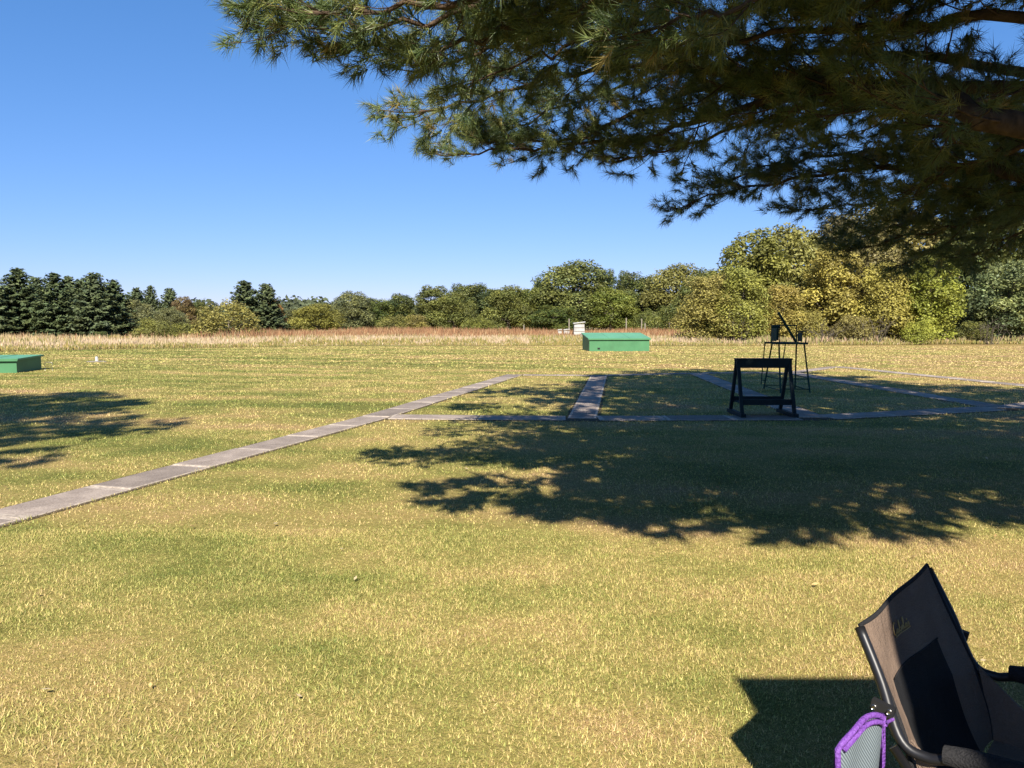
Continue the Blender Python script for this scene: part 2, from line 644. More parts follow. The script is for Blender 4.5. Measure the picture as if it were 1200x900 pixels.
def grass_field(name, y0, y1, dens, h, wd, seed, bent, thin=0.0):
    """short turf blades between distances y0 and y1, as wide as the picture sees plus a margin"""
    r = np.random.default_rng(seed)
    half = lambda y: 0.72 * y + 0.9
    area = (half(y0) + half(y1)) * (y1 - y0)
    n = int(area * dens)
    y = y0 + (y1 - y0) * np.sqrt(r.random(n) * (1 - (y0 / y1) ** 2) + (y0 / y1) ** 2) if False else np.sqrt(r.random(n) * (y1 ** 2 - y0 ** 2) + y0 ** 2)
    x = (r.random(n) * 2 - 1) * half(y)
    pd = path_dist(x, y)
    keep = pd > np.where(r.random(n) < 0.25, -0.035, 0.0) - 0.02 * vnoise(x * 4, y * 4, 6)
    keep &= vnoise(x * 5.1, y * 5.1, 5) + 0.55 * r.random(n) > 0.30 + thin
    x, y, pd = x[keep], y[keep], pd[keep]
    n = len(x)
    hh = h * (0.45 + 0.8 * r.random(n)) * (0.65 + 0.7 * vnoise(x * 1.7, y * 1.7, 3))
    hh *= np.where(pd < 0.07, 1.25, 1.0)
    az = r.random(n) * 2 * np.pi
    lean = np.abs(r.normal(1.15, 0.5, n)) * (0.8 + 0.5 * vnoise(x * 3.1, y * 3.1, 8))
    lx, ly = np.cos(az) * np.sin(lean), np.sin(az) * np.sin(lean)
    lz = np.clip(np.cos(lean), 0.2, 1)
    sa = az + np.pi / 2 + r.normal(0, 0.5, n)
    ww = wd * (0.6 + 0.8 * r.random(n)) / 2
    sx, sy = np.cos(sa) * ww, np.sin(sa) * ww
    base = np.stack([x, y, np.full(n, -0.002)], 1)
    side = np.stack([sx, sy, np.zeros(n)], 1)
    tip = base + np.stack([lx * hh, ly * hh, lz * hh], 1)
    tint = r.random(n)
    spread = 0.80 if y0 < 10 else 0.45
    bright = 1.0 + spread * (r.random(n) - 0.5)
    tint = 0.5 + (tint - 0.5) * (1.0 if y0 < 10 else 0.6)
    if bent:
        mid = base + np.stack([lx * hh * 0.38, ly * hh * 0.38, np.minimum(lz * 1.25, 1) * hh * 0.6], 1)
        V = np.stack([base - side, base + side, mid - side * 0.8, mid + side * 0.8, tip], 1).reshape(-1, 3)
        i = np.arange(n) * 5
        F = np.concatenate([np.stack([i, i + 1, i + 3], 1), np.stack([i, i + 3, i + 2], 1), np.stack([i + 2, i + 3, i + 4], 1)])
        rep = 5
    else:
        V = np.stack([base - side, base + side, tip], 1).reshape(-1, 3)
        F = np.arange(n * 3).reshape(-1, 3)
        rep = 3
    me = mesh_np(name, V, F, M['blade'], attrs={'tint': np.repeat(tint, rep), 'bright': np.repeat(bright, rep)})
    o = link(bpy.data.objects.new(name, me))
    return o


g = grass_field('grass', 2.2, 6.0, 20500, 0.024, 0.0046, 11, False)
tag(g, 'short mown half dried grass blades in the foreground', 'grass', kind='stuff')
g = grass_field('grass', 6.0, 12.0, 3000, 0.027, 0.0085, 12, False)
tag(g, 'short mown grass around the near end of the concrete walk', 'grass', kind='stuff')
g = grass_field('grass', 12.0, 27.0, 540, 0.036, 0.021, 13, False)
tag(g, 'short mown grass between the concrete lanes', 'grass', kind='stuff')
g = grass_field('grass', 27.0, 52.0, 105, 0.045, 0.062, 14, False)
tag(g, 'mown grass of the far field before the meadow', 'grass', kind='stuff')


# ------------------------------------------------------------------ meadow of tall dry grass
def add_col(me, cols):
    a = me.attributes.new('Col', 'FLOAT_COLOR', 'POINT')
    a.data.foreach_set('color', np.hstack([cols, np.ones((len(cols), 1))]).astype(np.float32).ravel())


def stalks(name, x, y, hh, wd, cols, seed, plume=0.3):
    r = np.random.default_rng(seed)
    n = len(x)
    az = r.random(n) * 2 * np.pi
    lean = np.abs(r.normal(0.2, 0.22, n))
    base = np.stack([x, y, np.zeros(n)], 1)
    d = np.stack([np.cos(az) * np.sin(lean), np.sin(az) * np.sin(lean), np.cos(lean)], 1)
    sa = r.normal(0, 0.7, n)
    side = np.stack([np.cos(sa), np.sin(sa), np.zeros(n)], 1) * (wd * (0.6 + 0.8 * r.random(n)) / 2)[:, None]
    m = base + d * (hh * (1 - plume))[:, None]
    t = base + d * hh[:, None]
    V = np.stack([base, m + side * 1.3, t, m - side * 1.3], 1).reshape(-1, 3)
    F = np.arange(n * 4).reshape(-1, 4)
    me = mesh_np(name, V, F, M['tall'])
    add_col(me, np.repeat(cols, 4, 0))
    return link(bpy.data.objects.new(name, me))


def pick(pal, n, r):
    p = np.array(pal)
    c = p[r.integers(0, len(p), n)]
    return c * (0.7 + 0.6 * r.random((n, 1)))


r = np.random.default_rng(21)
n = 72000
x = (r.random(n) * 2 - 1) * 52
t = r.random(n) ** 1.3
y = meadow_front(x) + 0.2 + 10 * t + 1.6 * (vnoise(x * 0.35, x * 0 + 3, 2) - 0.5)
u = x / y * 900 + 600
pn = vnoise(x * 0.25, y * 0.5, 31)
hh = (0.16 + 0.34 * np.clip(t * 2.5, 0, 1) + 0.30 * (pn - .3)) * (0.55 + 0.6 * r.random(n))
cols = pick([(0.40, 0.31, 0.19), (0.47, 0.37, 0.25), (0.34, 0.27, 0.14), (0.42, 0.31, 0.21)], n, r)
olive = (pick([(0.17, 0.17, 0.05), (0.24, 0.21, 0.07), (0.30, 0.22, 0.08)], n, r))
isol = (t < 0.10 + 0.25 * vnoise(x * .8, x * 0, 41)) & (r.random(n) < 0.8) | ((u > 620) & (u < 690) & (r.random(n) < 0.75)) | (pn > 0.72) & (r.random(n) < 0.6)
cols = np.where(isol[:, None], olive, cols)
keep = ~((x > 15) & (t > 0.45))
o = stalks('tall_grass', x[keep], y[keep], hh[keep], 0.034, cols[keep], 22)
tag(o, 'pale straw coloured tall grass along the edge of the mown field', 'tall grass', kind='stuff')

n = 60000
x = (r.random(n) * 2 - 1) * 62
t = r.random(n)
y = meadow_front(x) + 9 + 28 * t
u = x / y * 900 + 600
pn = vnoise(x * 0.14, y * 0.2, 33)
hh = (0.50 + 0.62 * pn) * (0.6 + 0.55 * r.random(n))
rust = pick([(0.22, 0.115, 0.062), (0.27, 0.145, 0.075), (0.18, 0.095, 0.05), (0.33, 0.21, 0.11)], n, r)
straw = pick([(0.40, 0.31, 0.18), (0.34, 0.27, 0.13), (0.36, 0.25, 0.15)], n, r)
q = np.clip((u - 130) / 260, 0.05, 0.92)
isr = r.random(n) < q * (0.35 + 0.9 * pn)
cols = np.where(isr[:, None], rust, straw)
hh = hh * np.where(isr, 1.1, 0.9)
keep = (u < 815) | (t < 0.1) & (u < 900)
o = stalks('rust_weeds', x[keep], y[keep], hh[keep], 0.045, cols[keep], 23, 0.45)
tag(o, 'rust brown tall weeds in the meadow behind the pale grass', 'weeds', kind='stuff')

n = 16000
x = 14 + r.random(n) * 40
y = meadow_front(x) + 0.5 + 5.5 * r.random(n)
hh = (0.25 + 0.4 * vnoise(x * 0.5, y * 0.5, 35)) * (0.6 + 0.8 * r.random(n))
cols = pick([(0.30, 0.26, 0.12), (0.20, 0.20, 0.07), (0.36, 0.25, 0.17), (0.26, 0.20, 0.10)], n, r)
o = stalks('undergrowth', x, y, hh, 0.05, cols, 24)
tag(o, 'low straw and green undergrowth at the foot of the right wood', 'undergrowth', kind='stuff')

# ------------------------------------------------------------------ tree builders
def unit(v):
    return v / np.maximum(np.linalg.norm(v, axis=-1, keepdims=True), 1e-9)


def leaf_mesh(name, pos, nrm, size, tint, bright, mat, aspect=0.62, seed=0):
    r = np.random.default_rng(seed)
    n = len(pos)
    a = unit(np.cross(nrm, r.normal(size=(n, 3))))
    b = np.cross(nrm, a)
    a = a * size[:, None]
    b = b * (size * aspect)[:, None]
    V = np.stack([pos - a, pos + b * 0.9 - a * 0.1, pos + a, pos - b * 0.9 - a * 0.1], 1).reshape(-1, 3)
    F = np.arange(n * 4).reshape(-1, 4)
    return mesh_np(name, V, F, mat, attrs={'tint': np.repeat(tint, 4), 'bright': np.repeat(bright, 4)})


def broad_tree(seed, H=8.0, W=6.0, base=0.18, nlobe=26, nleaf=9000, leaf=0.11, shape='round'):
    """broadleaf tree of height H and crown width W: trunk with limbs + a crown of leaf faces in clumps"""
    r = np.random.default_rng(seed)
    z0 = H * base * .5
    tr = MB()
    top = np.array([r.normal(0, .2), r.normal(0, .2), H * 0.62])
    line = smooth_line([(0, 0, -0.1), (r.normal(0, .12), r.normal(0, .12), H * .25), top], 7)
    r0 = 0.022 * H
    tr.tube(line, list(np.linspace(r0, r0 * .35, 7)), 7)
    C, Rd = [], []
    for i in range(nlobe):
        f = (i + 0.5) / nlobe
        zz = z0 + (H - z0) * (0.06 + 0.86 * f)
        s = (zz - z0) / (H - z0)
        if shape == 'round':
            prof = math.sin(math.pi * min(1, 0.16 + 0.80 * s)) ** 0.7
        elif shape == 'tall':
            prof = (math.sin(math.pi * min(1, 0.12 + 0.82 * s)) ** 0.55) * 0.85
        else:
            prof = (1 - s * 0.85) ** 0.6
        a = i * 2.399 + r.normal(0, .35)
        rad = W / 2 * prof * (0.35 + 0.65 * math.sqrt(r.random())) * 0.78
        C.append((math.cos(a) * rad, math.sin(a) * rad, zz + r.normal(0, .03 * H)))
        Rd.append(W * (0.125 + 0.10 * r.random()) * (1.0 - 0.35 * s))
        if i % 2 == 0:
            st = line[int(np.clip(2 + 4 * f, 0, 6))]
            end = np.array(C[-1])
            midp = (st + end) / 2 + np.array([0, 0, -0.05 * H * r.random()])
            tr.tube(smooth_line([st, midp, end], 5), list(np.linspace(r0 * .4, r0 * .07, 5)), 5)
    C, Rd = np.array(C), np.array(Rd)
    pw = Rd ** 2
    li = r.choice(nlobe, nleaf, p=pw / pw.sum())
    d = unit(r.normal(size=(nleaf, 3)))
    d[:, 2] = np.where(d[:, 2] < -0.65, -d[:, 2] * r.random(nleaf), d[:, 2])
    d = unit(d)
    rr = Rd[li] * (0.55 + 0.5 * np.sqrt(r.random(nleaf)))
    # clumps: push leaves to a few sub centres so the outline is ragged
    ph = vnoise(d[:, 0] * 2.6 + li * 3.7, d[:, 2] * 2.6 + d[:, 1] * 1.9 + li, seed + 1)
    rr = rr * (0.70 + 0.55 * ph)
    keep = ph + 0.35 * r.random(nleaf) > 0.45
    pos = C[li] + d * rr[:, None] * np.array([1, 1, 1.0])
    pos = pos + r.normal(0, leaf * .9, pos.shape)
    nrm = unit(d + 0.75 * r.normal(size=d.shape) + np.array([0, 0, 0.35]))
    lt = r.random(nlobe)
    tint = np.clip(0.65 * lt[li] + 0.55 * r.random(nleaf) - 0.15, 0, 1)
    bright = (0.75 + 0.65 * r.random(nlobe))[li] * (0.7 + 0.6 * r.random(nleaf))
    keep &= pos[:, 2] > 0.05
    size = leaf * (0.6 + 0.7 * r.random(nleaf))
    me = leaf_mesh('crown', pos[keep], nrm[keep], size[keep], tint[keep], bright[keep], M['leaf'], 0.62, seed)
    me['w'], me['h'] = W, H
    return tr, me


def conifer(seed, H=7.0, W=4.6, nb=19):
    """pine or spruce with tiers of boughs reaching the ground"""
    r = np.random.default_rng(seed)
    tr = MB()
    tr.tube([(0, 0, -.1), (0, 0, H * .5), (0, 0, H * .97)], [0.018 * H, 0.011 * H, 0.002 * H], 6)
    P, Nn, S, T, B = [], [], [], [], []
    z = 0.05 * H
    tier = 0
    while z < H * 0.985:
        s = z / H
        L = W / 2 * (1 - s) ** 0.55 * (0.95 if s > .12 else 0.8)
        m = max(4, int(nb * (0.45 + 0.55 * (1 - s))))
        for j in range(m):
            a = 2 * math.pi * (j + r.random()) / m
            Lb = max(0.12, L * (0.62 + 0.48 * r.random()))
            rise = 0.10 + 0.55 * s + r.normal(0, .08)
            k = max(3, int(Lb / 0.075))
            tb = r.random()
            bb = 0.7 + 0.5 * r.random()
            for q in range(k):
                f = (q + r.random()) / k
                if f < 0.25 and s < 0.8:
                    continue
                rad = Lb * f
                zz = z + Lb * (rise * f + 0.16 * f * f - 0.10 * f)
                for sd in (-1, 0, 1):
                    off = sd * (1 - f * .55) * Lb * 0.20 * r.random()
                    c, sn = math.cos(a), math.sin(a)
                    P.append((c * rad - sn * off + r.normal(0, .03), sn * rad + c * off + r.normal(0, .03), zz + r.normal(0, .05)))
                    Nn.append((c * 0.45 + r.normal(0, .4), sn * 0.45 + r.normal(0, .4), 0.75 + r.normal(0, .3)))
                    S.append(0.15 * (0.7 + 0.6 * r.random()))
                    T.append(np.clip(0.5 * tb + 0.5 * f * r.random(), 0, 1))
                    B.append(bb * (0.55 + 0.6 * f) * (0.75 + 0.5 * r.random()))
        z += H * 0.048 * (0.8 + 0.4 * r.random())
        tier += 1
    # leader tuft
    for q in range(20):
        f = q / 20
        P.append((r.normal(0, .05 * (1 - f)), r.normal(0, .05 * (1 - f)), H * (0.94 + 0.07 * f)))
        Nn.append((r.normal(), r.normal(), .3))
        S.append(0.11)
        T.append(.3)
        B.append(1.0)
    P, Nn = np.array(P), unit(np.array(Nn))
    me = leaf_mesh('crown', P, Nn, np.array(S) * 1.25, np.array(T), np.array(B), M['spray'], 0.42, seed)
    me['w'], me['h'] = W, H
    return tr, me


BROAD = [broad_tree(101, 8, 6.2, .16, 46, 23000, .112), broad_tree(102, 8, 5.6, .12, 44, 22000, .112, 'round'),
         broad_tree(103, 9, 5.0, .14, 46, 22000, .112, 'tall'), broad_tree(104, 8, 6.6, .06, 52, 23000, .110, 'bush'),
         broad_tree(105, 8, 6.0, .20, 40, 21000, .115, 'round')]
BUSH = [broad_tree(111, 3, 4.2, .02, 26, 9000, .075, 'round'), broad_tree(112, 3, 3.6, .02, 22, 8000, .075, 'bush')]
CON = [conifer(121), conifer(122, 7, 4.4, 18), conifer(123, 7, 5.0, 20)]
_proto = {}
for nm, lst in (('broad', BROAD), ('bush', BUSH), ('con', CON)):
    for i, (tr, me) in enumerate(lst):
        tm = tr.build('trunk', M['bark'] if nm != 'con' else M['pinebark'])
        tmesh = tm.data
        bpy.data.objects.remove(tm, do_unlink=True)
        _proto[(nm, i)] = (tmesh, me)


def tree(name, kind, idx, u, vtop, dist, wpx, col, label, cat, group, rz=None):
    tmesh, cme = _proto[(kind, idx)]
    p = at(u, vtop, dist)
    h = p[2]
    width = wpx / 900.0 * dist
    e = empty(name, (p[0], dist, 0), random.uniform(0, 6.28) if rz is None else rz)
    tag(e, label, cat, group)
    sx = width / cme['w']
    sz = h / cme['h'] / 0.97
    for nm, me in (('trunk', tmesh), ('crown', cme)):
        o = bpy.data.objects.new(nm, me)
        link(o, e)
        o.scale = (sx, sx, sz)
        if nm == 'crown':
            o['kind'] = 'stuff'
            o.color = (col[0], col[1], col[2], 1)
    return e


PINE = (0.046, 0.072, 0.034)
PINE2 = (0.058, 0.083, 0.042)
GRN = (0.075, 0.105, 0.026)
DKG = (0.045, 0.072, 0.025)
OLV = (0.120, 0.130, 0.036)
OLB = (0.165, 0.145, 0.045)
YEL = (0.24, 0.205, 0.045)
GLD = (0.29, 0.24, 0.06)
LIM = (0.22, 0.245, 0.04)
GRY = (0.105, 0.115, 0.06)
BLU = (0.115, 0.155, 0.075)
RED = (0.12, 0.075, 0.045)

GP = 'pines in the row at the left edge of the field'
for i, (u, v, d, wp, ix, lab) in enumerate([
    (-12, 325, 64, 62, 0, 'dark pine cut by the left edge of the photo'),
    (20, 317, 66, 64, 1, 'tallest dark pine near the left edge, behind the green trap house'),
    (42, 328, 70, 50, 2, 'dark pine between the tallest left pine and the double-topped ones'),
    (63, 323, 65, 58, 0, 'dark pine standing midway in the left row of pines'),
    (80, 326, 69, 50, 1, 'slim dark pine right of the middle of the left row'),
    (95, 330, 70, 48, 2, 'lower dark pine just left of the broad end pines'),
    (109, 323, 64, 62, 2, 'broad dark pine near the right end of the left row'),
    (132, 330, 66, 54, 1, 'dark pine at the right end of the dense left row'),
]):
    tree('pine_tree', 'con', ix, u, v, d, wp * 1.2, PINE if i % 2 else PINE2, lab, 'pine tree', GP)
GM = 'trees of the mixed stand right of the left pines'
tree('pine_tree', 'con', 1, 160, 339, 84, 42, PINE2, 'grey green pine, first one past the gap right of the dense row', 'pine tree', GM)
tree('pine_tree', 'con', 0, 176, 337, 86, 36, PINE2, 'slim grey green pine with pointed top above the round olive bush', 'pine tree', GM)
tree('pine_tree', 'con', 2, 199, 340, 86, 44, PINE2, 'grey green pine right of the slim pointed one, above the bushes', 'pine tree', GM)
tree('broad_tree', 'broad', 1, 163, 352, 76, 40, GRY, 'round grey green tree in front of the first grey pines', 'tree', GM)
tree('broad_tree', 'broad', 2, 214, 348, 82, 34, RED, 'dark reddish brown tree top between grey pines and olive bush', 'tree', GM)
tree('broad_tree', 'broad', 4, 234, 354, 84, 34, DKG, 'small dark green tree behind the big olive brown bush', 'tree', GM)
tree('broad_tree', 'broad', 0, 200, 362, 74, 44, GRY, 'low grey green tree behind the gap between the two olive bushes', 'tree', GM)
tree('pine_tree', 'con', 0, 286, 332, 76, 66, PINE2, 'left and taller of the two pines rising above the olive brown bush', 'pine tree', 'pair of pines')
tree('pine_tree', 'con', 2, 312, 335, 77, 58, PINE2, 'right one of the two pines rising above the olive brown bush', 'pine tree', 'pair of pines')
tree('broad_tree', 'broad', 1, 322, 352, 80, 24, (0.26, 0.13, 0.05), 'narrow tree with orange leaves beside the right pine of the pair', 'tree', GM)
GB = 'bushes along the meadow'
tree('bush', 'bush', 0, 178, 376, 60, 54, OLV, 'round olive green bush in front of the grey green pines', 'bush', GB)
tree('bush', 'bush', 1, 214, 380, 64, 44, OLV, 'small olive bush left of the big olive brown one', 'bush', GB)
tree('bush', 'bush', 0, 268, 358, 63, 86, OLB, 'big rounded olive brown bush left of the pair of pines', 'bush', GB)
tree('bush', 'bush', 1, 38, 397, 57, 22, (0.36, 0.26, 0.05), 'low golden yellow bush at the foot of the left pines', 'bush', GB)
tree('bush', 'bush', 0, 138, 394, 56, 36, (0.33, 0.25, 0.08), 'golden weed clump at the right end of the left pine row', 'bush', GB)
tree('bush', 'bush', 1, 118, 389, 60, 30, DKG, 'small dark green bush under the end pines of the left row', 'bush', GB)
tree('bush', 'bush', 1, 186, 399, 52, 20, (0.28, 0.10, 0.06), 'small reddish brown bush in the pale grass at left', 'bush', GB)

GC = 'trees of the wood behind the meadow'
for (kind, ix, u, v, d, wp, col, lab) in [
    ('broad', 0, 370, 357, 104, 58, YEL, 'yellow green rounded tree right of the pair of pines'),
    ('broad', 2, 345, 362, 112, 40, GRY, 'grey green tree between the pair of pines and the yellow green one'),
    ('broad', 0, 412, 343, 112, 50, GRY, 'greyish thin crowned tree right of the yellow green rounded one'),
    ('broad', 1, 440, 350, 116, 46, GRN, 'dull green tree at the centre left of the wood'),
    ('broad', 4, 468, 346, 120, 44, DKG, 'dark green tree left of the tall pale narrow one'),
    ('bush', 0, 462, 372, 102, 44, OLB, 'low yellowish bush in front of the centre left wood'),
    ('bush', 1, 487, 370, 103, 40, (0.22, 0.16, 0.05), 'low ochre bush next to the yellowish one before the wood'),
    ('broad', 2, 507, 335, 114, 46, OLV, 'tall narrow pale topped tree standing out left of centre'),
    ('broad', 0, 531, 344, 112, 50, OLV, 'olive tree right of the tall narrow pale one'),
    ('broad', 4, 541, 335, 124, 46, DKG, 'small dark round tree top behind the olive tree'),
    ('broad', 1, 568, 334, 118, 62, (0.055, 0.082, 0.035), 'broad dark green tree with round top left of centre'),
    ('bush', 0, 560, 374, 104, 40, (0.15, 0.16, 0.035), 'bright green bush under the broad dark green tree'),
    ('broad', 0, 594, 337, 114, 56, OLV, 'olive tree at the middle of the photo behind the meadow'),
    ('broad', 1, 622, 338, 116, 50, GRN, 'green tree right of the middle, left of the big tall one'),
    ('broad', 2, 637, 326, 124, 28, DKG, 'small dark tree top left of the biggest tree'),
    ('broad', 0, 671, 308, 116, 96, (0.095, 0.115, 0.04), 'biggest tall round tree of the wood, left of the green shed'),
    ('broad', 1, 650, 358, 106, 60, GRN, 'low green tree in front of the biggest round tree'),
    ('broad', 2, 711, 316, 122, 28, DKG, 'thin lone tree top sticking up right of the biggest tree'),
    ('broad', 0, 717, 338, 112, 60, (0.14, 0.165, 0.03), 'bright yellow green tree above the right trap house'),
    ('broad', 4, 752, 324, 118, 62, DKG, 'dark green tree right of the bright yellow green one'),
    ('broad', 2, 733, 318, 128, 26, DKG, 'dark spiky tree top between lone top and dark green tree'),
    ('bush', 0, 763, 366, 104, 42, GRN, 'low dark green bush behind the right end of the trap house'),
    ('bush', 1, 785, 360, 100, 46, (0.09, 0.11, 0.03), 'rounded green bush in front of the olive trees right of the shed'),
    ('broad', 0, 792, 312, 112, 78, OLB, 'tall olive brown tree left of the near right wood'),
    ('broad', 1, 826, 316, 106, 60, OLV, 'olive tree half hidden behind the near right wood'),
]:
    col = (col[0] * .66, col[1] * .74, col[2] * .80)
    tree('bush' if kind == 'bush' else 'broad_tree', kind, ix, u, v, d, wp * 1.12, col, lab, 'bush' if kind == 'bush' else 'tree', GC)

GR = 'trees of the near wood at the right'
for (kind, ix, u, v, d, wp, col, lab) in [
    ('broad', 2, 884, 272, 64, 100, (0.14, 0.145, 0.035), 'tall green tree forming the left corner of the near right wood'),
    ('broad', 3, 832, 326, 58, 96, (0.215, 0.185, 0.055), 'golden brown bushy tree at the left end of the near right wood'),
    ('broad', 3, 870, 318, 57, 84, (0.17, 0.18, 0.04), 'yellow green bushy tree behind the tall steel chair, to its left'),
    ('broad', 0, 935, 268, 66, 110, (0.155, 0.15, 0.045), 'tall olive tree right behind the tall steel chair'),
    ('broad', 3, 915, 338, 58, 80, (0.25, 0.195, 0.055), 'ochre bushy tree straight behind the tall steel chair'),
    ('broad', 2, 978, 288, 60, 84, GLD, 'golden leaved tree right of the tall steel chair'),
    ('broad', 4, 1000, 250, 68, 110, (0.12, 0.10, 0.05), 'tall bare brownish tree behind the golden leaved one'),
    ('broad', 3, 1040, 312, 58, 90, (0.27, 0.235, 0.055), 'yellow tree left of the bright lime green one'),
    ('broad', 2, 1093, 300, 57, 76, LIM, 'bright lime yellow tree under the pine limb at right'),
    ('bush', 0, 1076, 378, 55.5, 46, LIM, 'low lime yellow bush at the foot of the bright lime tree'),
    ('broad', 1, 1060, 240, 70, 120, (0.17, 0.14, 0.05), 'tall dull gold tree partly hidden by the pine foliage'),
    ('broad', 4, 1130, 250, 68, 110, DKG, 'dark tall tree between the lime tree and the blue green one'),
    ('broad', 2, 1178, 308, 58, 84, BLU, 'blue green tree near the right edge of the photo'),
    ('broad', 0, 1190, 240, 70, 120, DKG, 'tall dark tree behind the blue green one at the right edge'),
    ('broad', 3, 1250, 300, 60, 100, GRN, 'green tree cut by the right edge of the photo'),
    ('bush', 1, 1000, 372, 56.5, 60, (0.17, 0.14, 0.06), 'tangled brownish bush under the golden leaved tree'),
    ('bush', 0, 945, 366, 57, 56, (0.22, 0.19, 0.05), 'yellowish bush to the right of the tall steel chair'),
    ('bush', 1, 1140, 378, 57, 50, (0.07, 0.085, 0.03), 'low dark bush between the lime bush and the blue green tree'),
]:
    tree('bush' if kind == 'bush' else 'broad_tree', kind, ix, u, v, d, wp, col, lab, 'bush' if kind == 'bush' else 'tree', GR)


# far wood that reads as one mass
def far_wood(name, specs, seed, leaf, per, label):
    r = np.random.default_rng(seed)
    C, Rd, K = [], [], []
    for (u0, u1, v, d0, d1, num, col) in specs:
        for i in range(num):
            d = r.uniform(d0, d1)
            u = r.uniform(u0, u1)
            top = at(u, v + 10 * (vnoise(np.array([u / 22.0]), np.array([d0 * 1.0]), 9)[0] - 0.5), d)
            rad = r.uniform(1.0, 2.0) * d / 120
            zc = max(rad * .7, (top[2] - rad) * math.sqrt(r.random()))
            C.append((top[0], d, zc))
            Rd.append(rad)
            K.append(np.array(col) * r.uniform(.7, 1.3))
    C, Rd, K = np.array(C), np.array(Rd), np.array(K)
    n = len(C) * per
    li = np.repeat(np.arange(len(C)), per)
    d = unit(r.normal(size=(n, 3)))
    pos = C[li] + d * (Rd[li] * (0.6 + 0.6 * r.random(n)))[:, None]
    nrm = unit(d + .6 * r.normal(size=d.shape))
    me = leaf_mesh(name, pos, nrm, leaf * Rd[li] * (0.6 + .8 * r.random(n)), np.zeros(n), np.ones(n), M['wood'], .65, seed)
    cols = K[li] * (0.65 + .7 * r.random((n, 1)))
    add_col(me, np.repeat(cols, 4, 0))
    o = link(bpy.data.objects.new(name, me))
    return tag(o, label, 'wood', kind='stuff')


far_wood('distant_wood', [(-60, 160, 340, 95, 120, 120, (0.05, 0.07, 0.035)), (150, 420, 352, 150, 230, 300, (0.07, 0.085, 0.045)),
                          (330, 640, 352, 170, 260, 330, (0.075, 0.088, 0.045)), (560, 880, 340, 130, 170, 330, (0.07, 0.085, 0.035))],
         61, 0.21, 60, 'hazy far wood on the horizon behind the meadow trees')
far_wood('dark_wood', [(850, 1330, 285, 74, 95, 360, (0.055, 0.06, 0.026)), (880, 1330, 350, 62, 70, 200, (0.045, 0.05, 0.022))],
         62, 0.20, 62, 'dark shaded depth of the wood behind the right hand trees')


# ------------------------------------------------------------------ the big pine overhead
def needles(name, pos, dirs, per, length, width, seed, tint_shift=None):
    r = np.random.default_rng(seed)
    m = len(pos)
    n = m * per
    D = np.repeat(unit(dirs), per, 0)
    q = unit(np.cross(D, r.normal(size=(n, 3))))
    ang = r.uniform(0.15, 1.25, n)
    nd = unit(D * np.cos(ang)[:, None] + q * np.sin(ang)[:, None] + np.array([0, 0, -0.10]))
    st = np.repeat(pos, per, 0) - D * (r.random(n) * 0.09 * length / 0.1)[:, None]
    L = length * r.uniform(0.75, 1.25, n)
    side = unit(np.cross(nd, r.normal(size=(n, 3)))) * (width / 2)
    tip = st + nd * L[:, None] + np.array([0, 0, -1.0]) * (L * 0.10 * r.random(n))[:, None]
    V = np.stack([st - side, st + side, tip], 1).reshape(-1, 3)
    F = np.arange(n * 3).reshape(-1, 3)
    tt = np.clip(r.normal(0.45, 0.16, m), 0, 0.95)
    tt = np.where(r.random(m) < 0.015, 0.97, tt)
    tint = np.repeat(np.clip(np.repeat(tt, per) + r.normal(0, .07, n), 0, 1), 3)
    return mesh_np(name, V, F, M['needle'], attrs={'tint': tint})


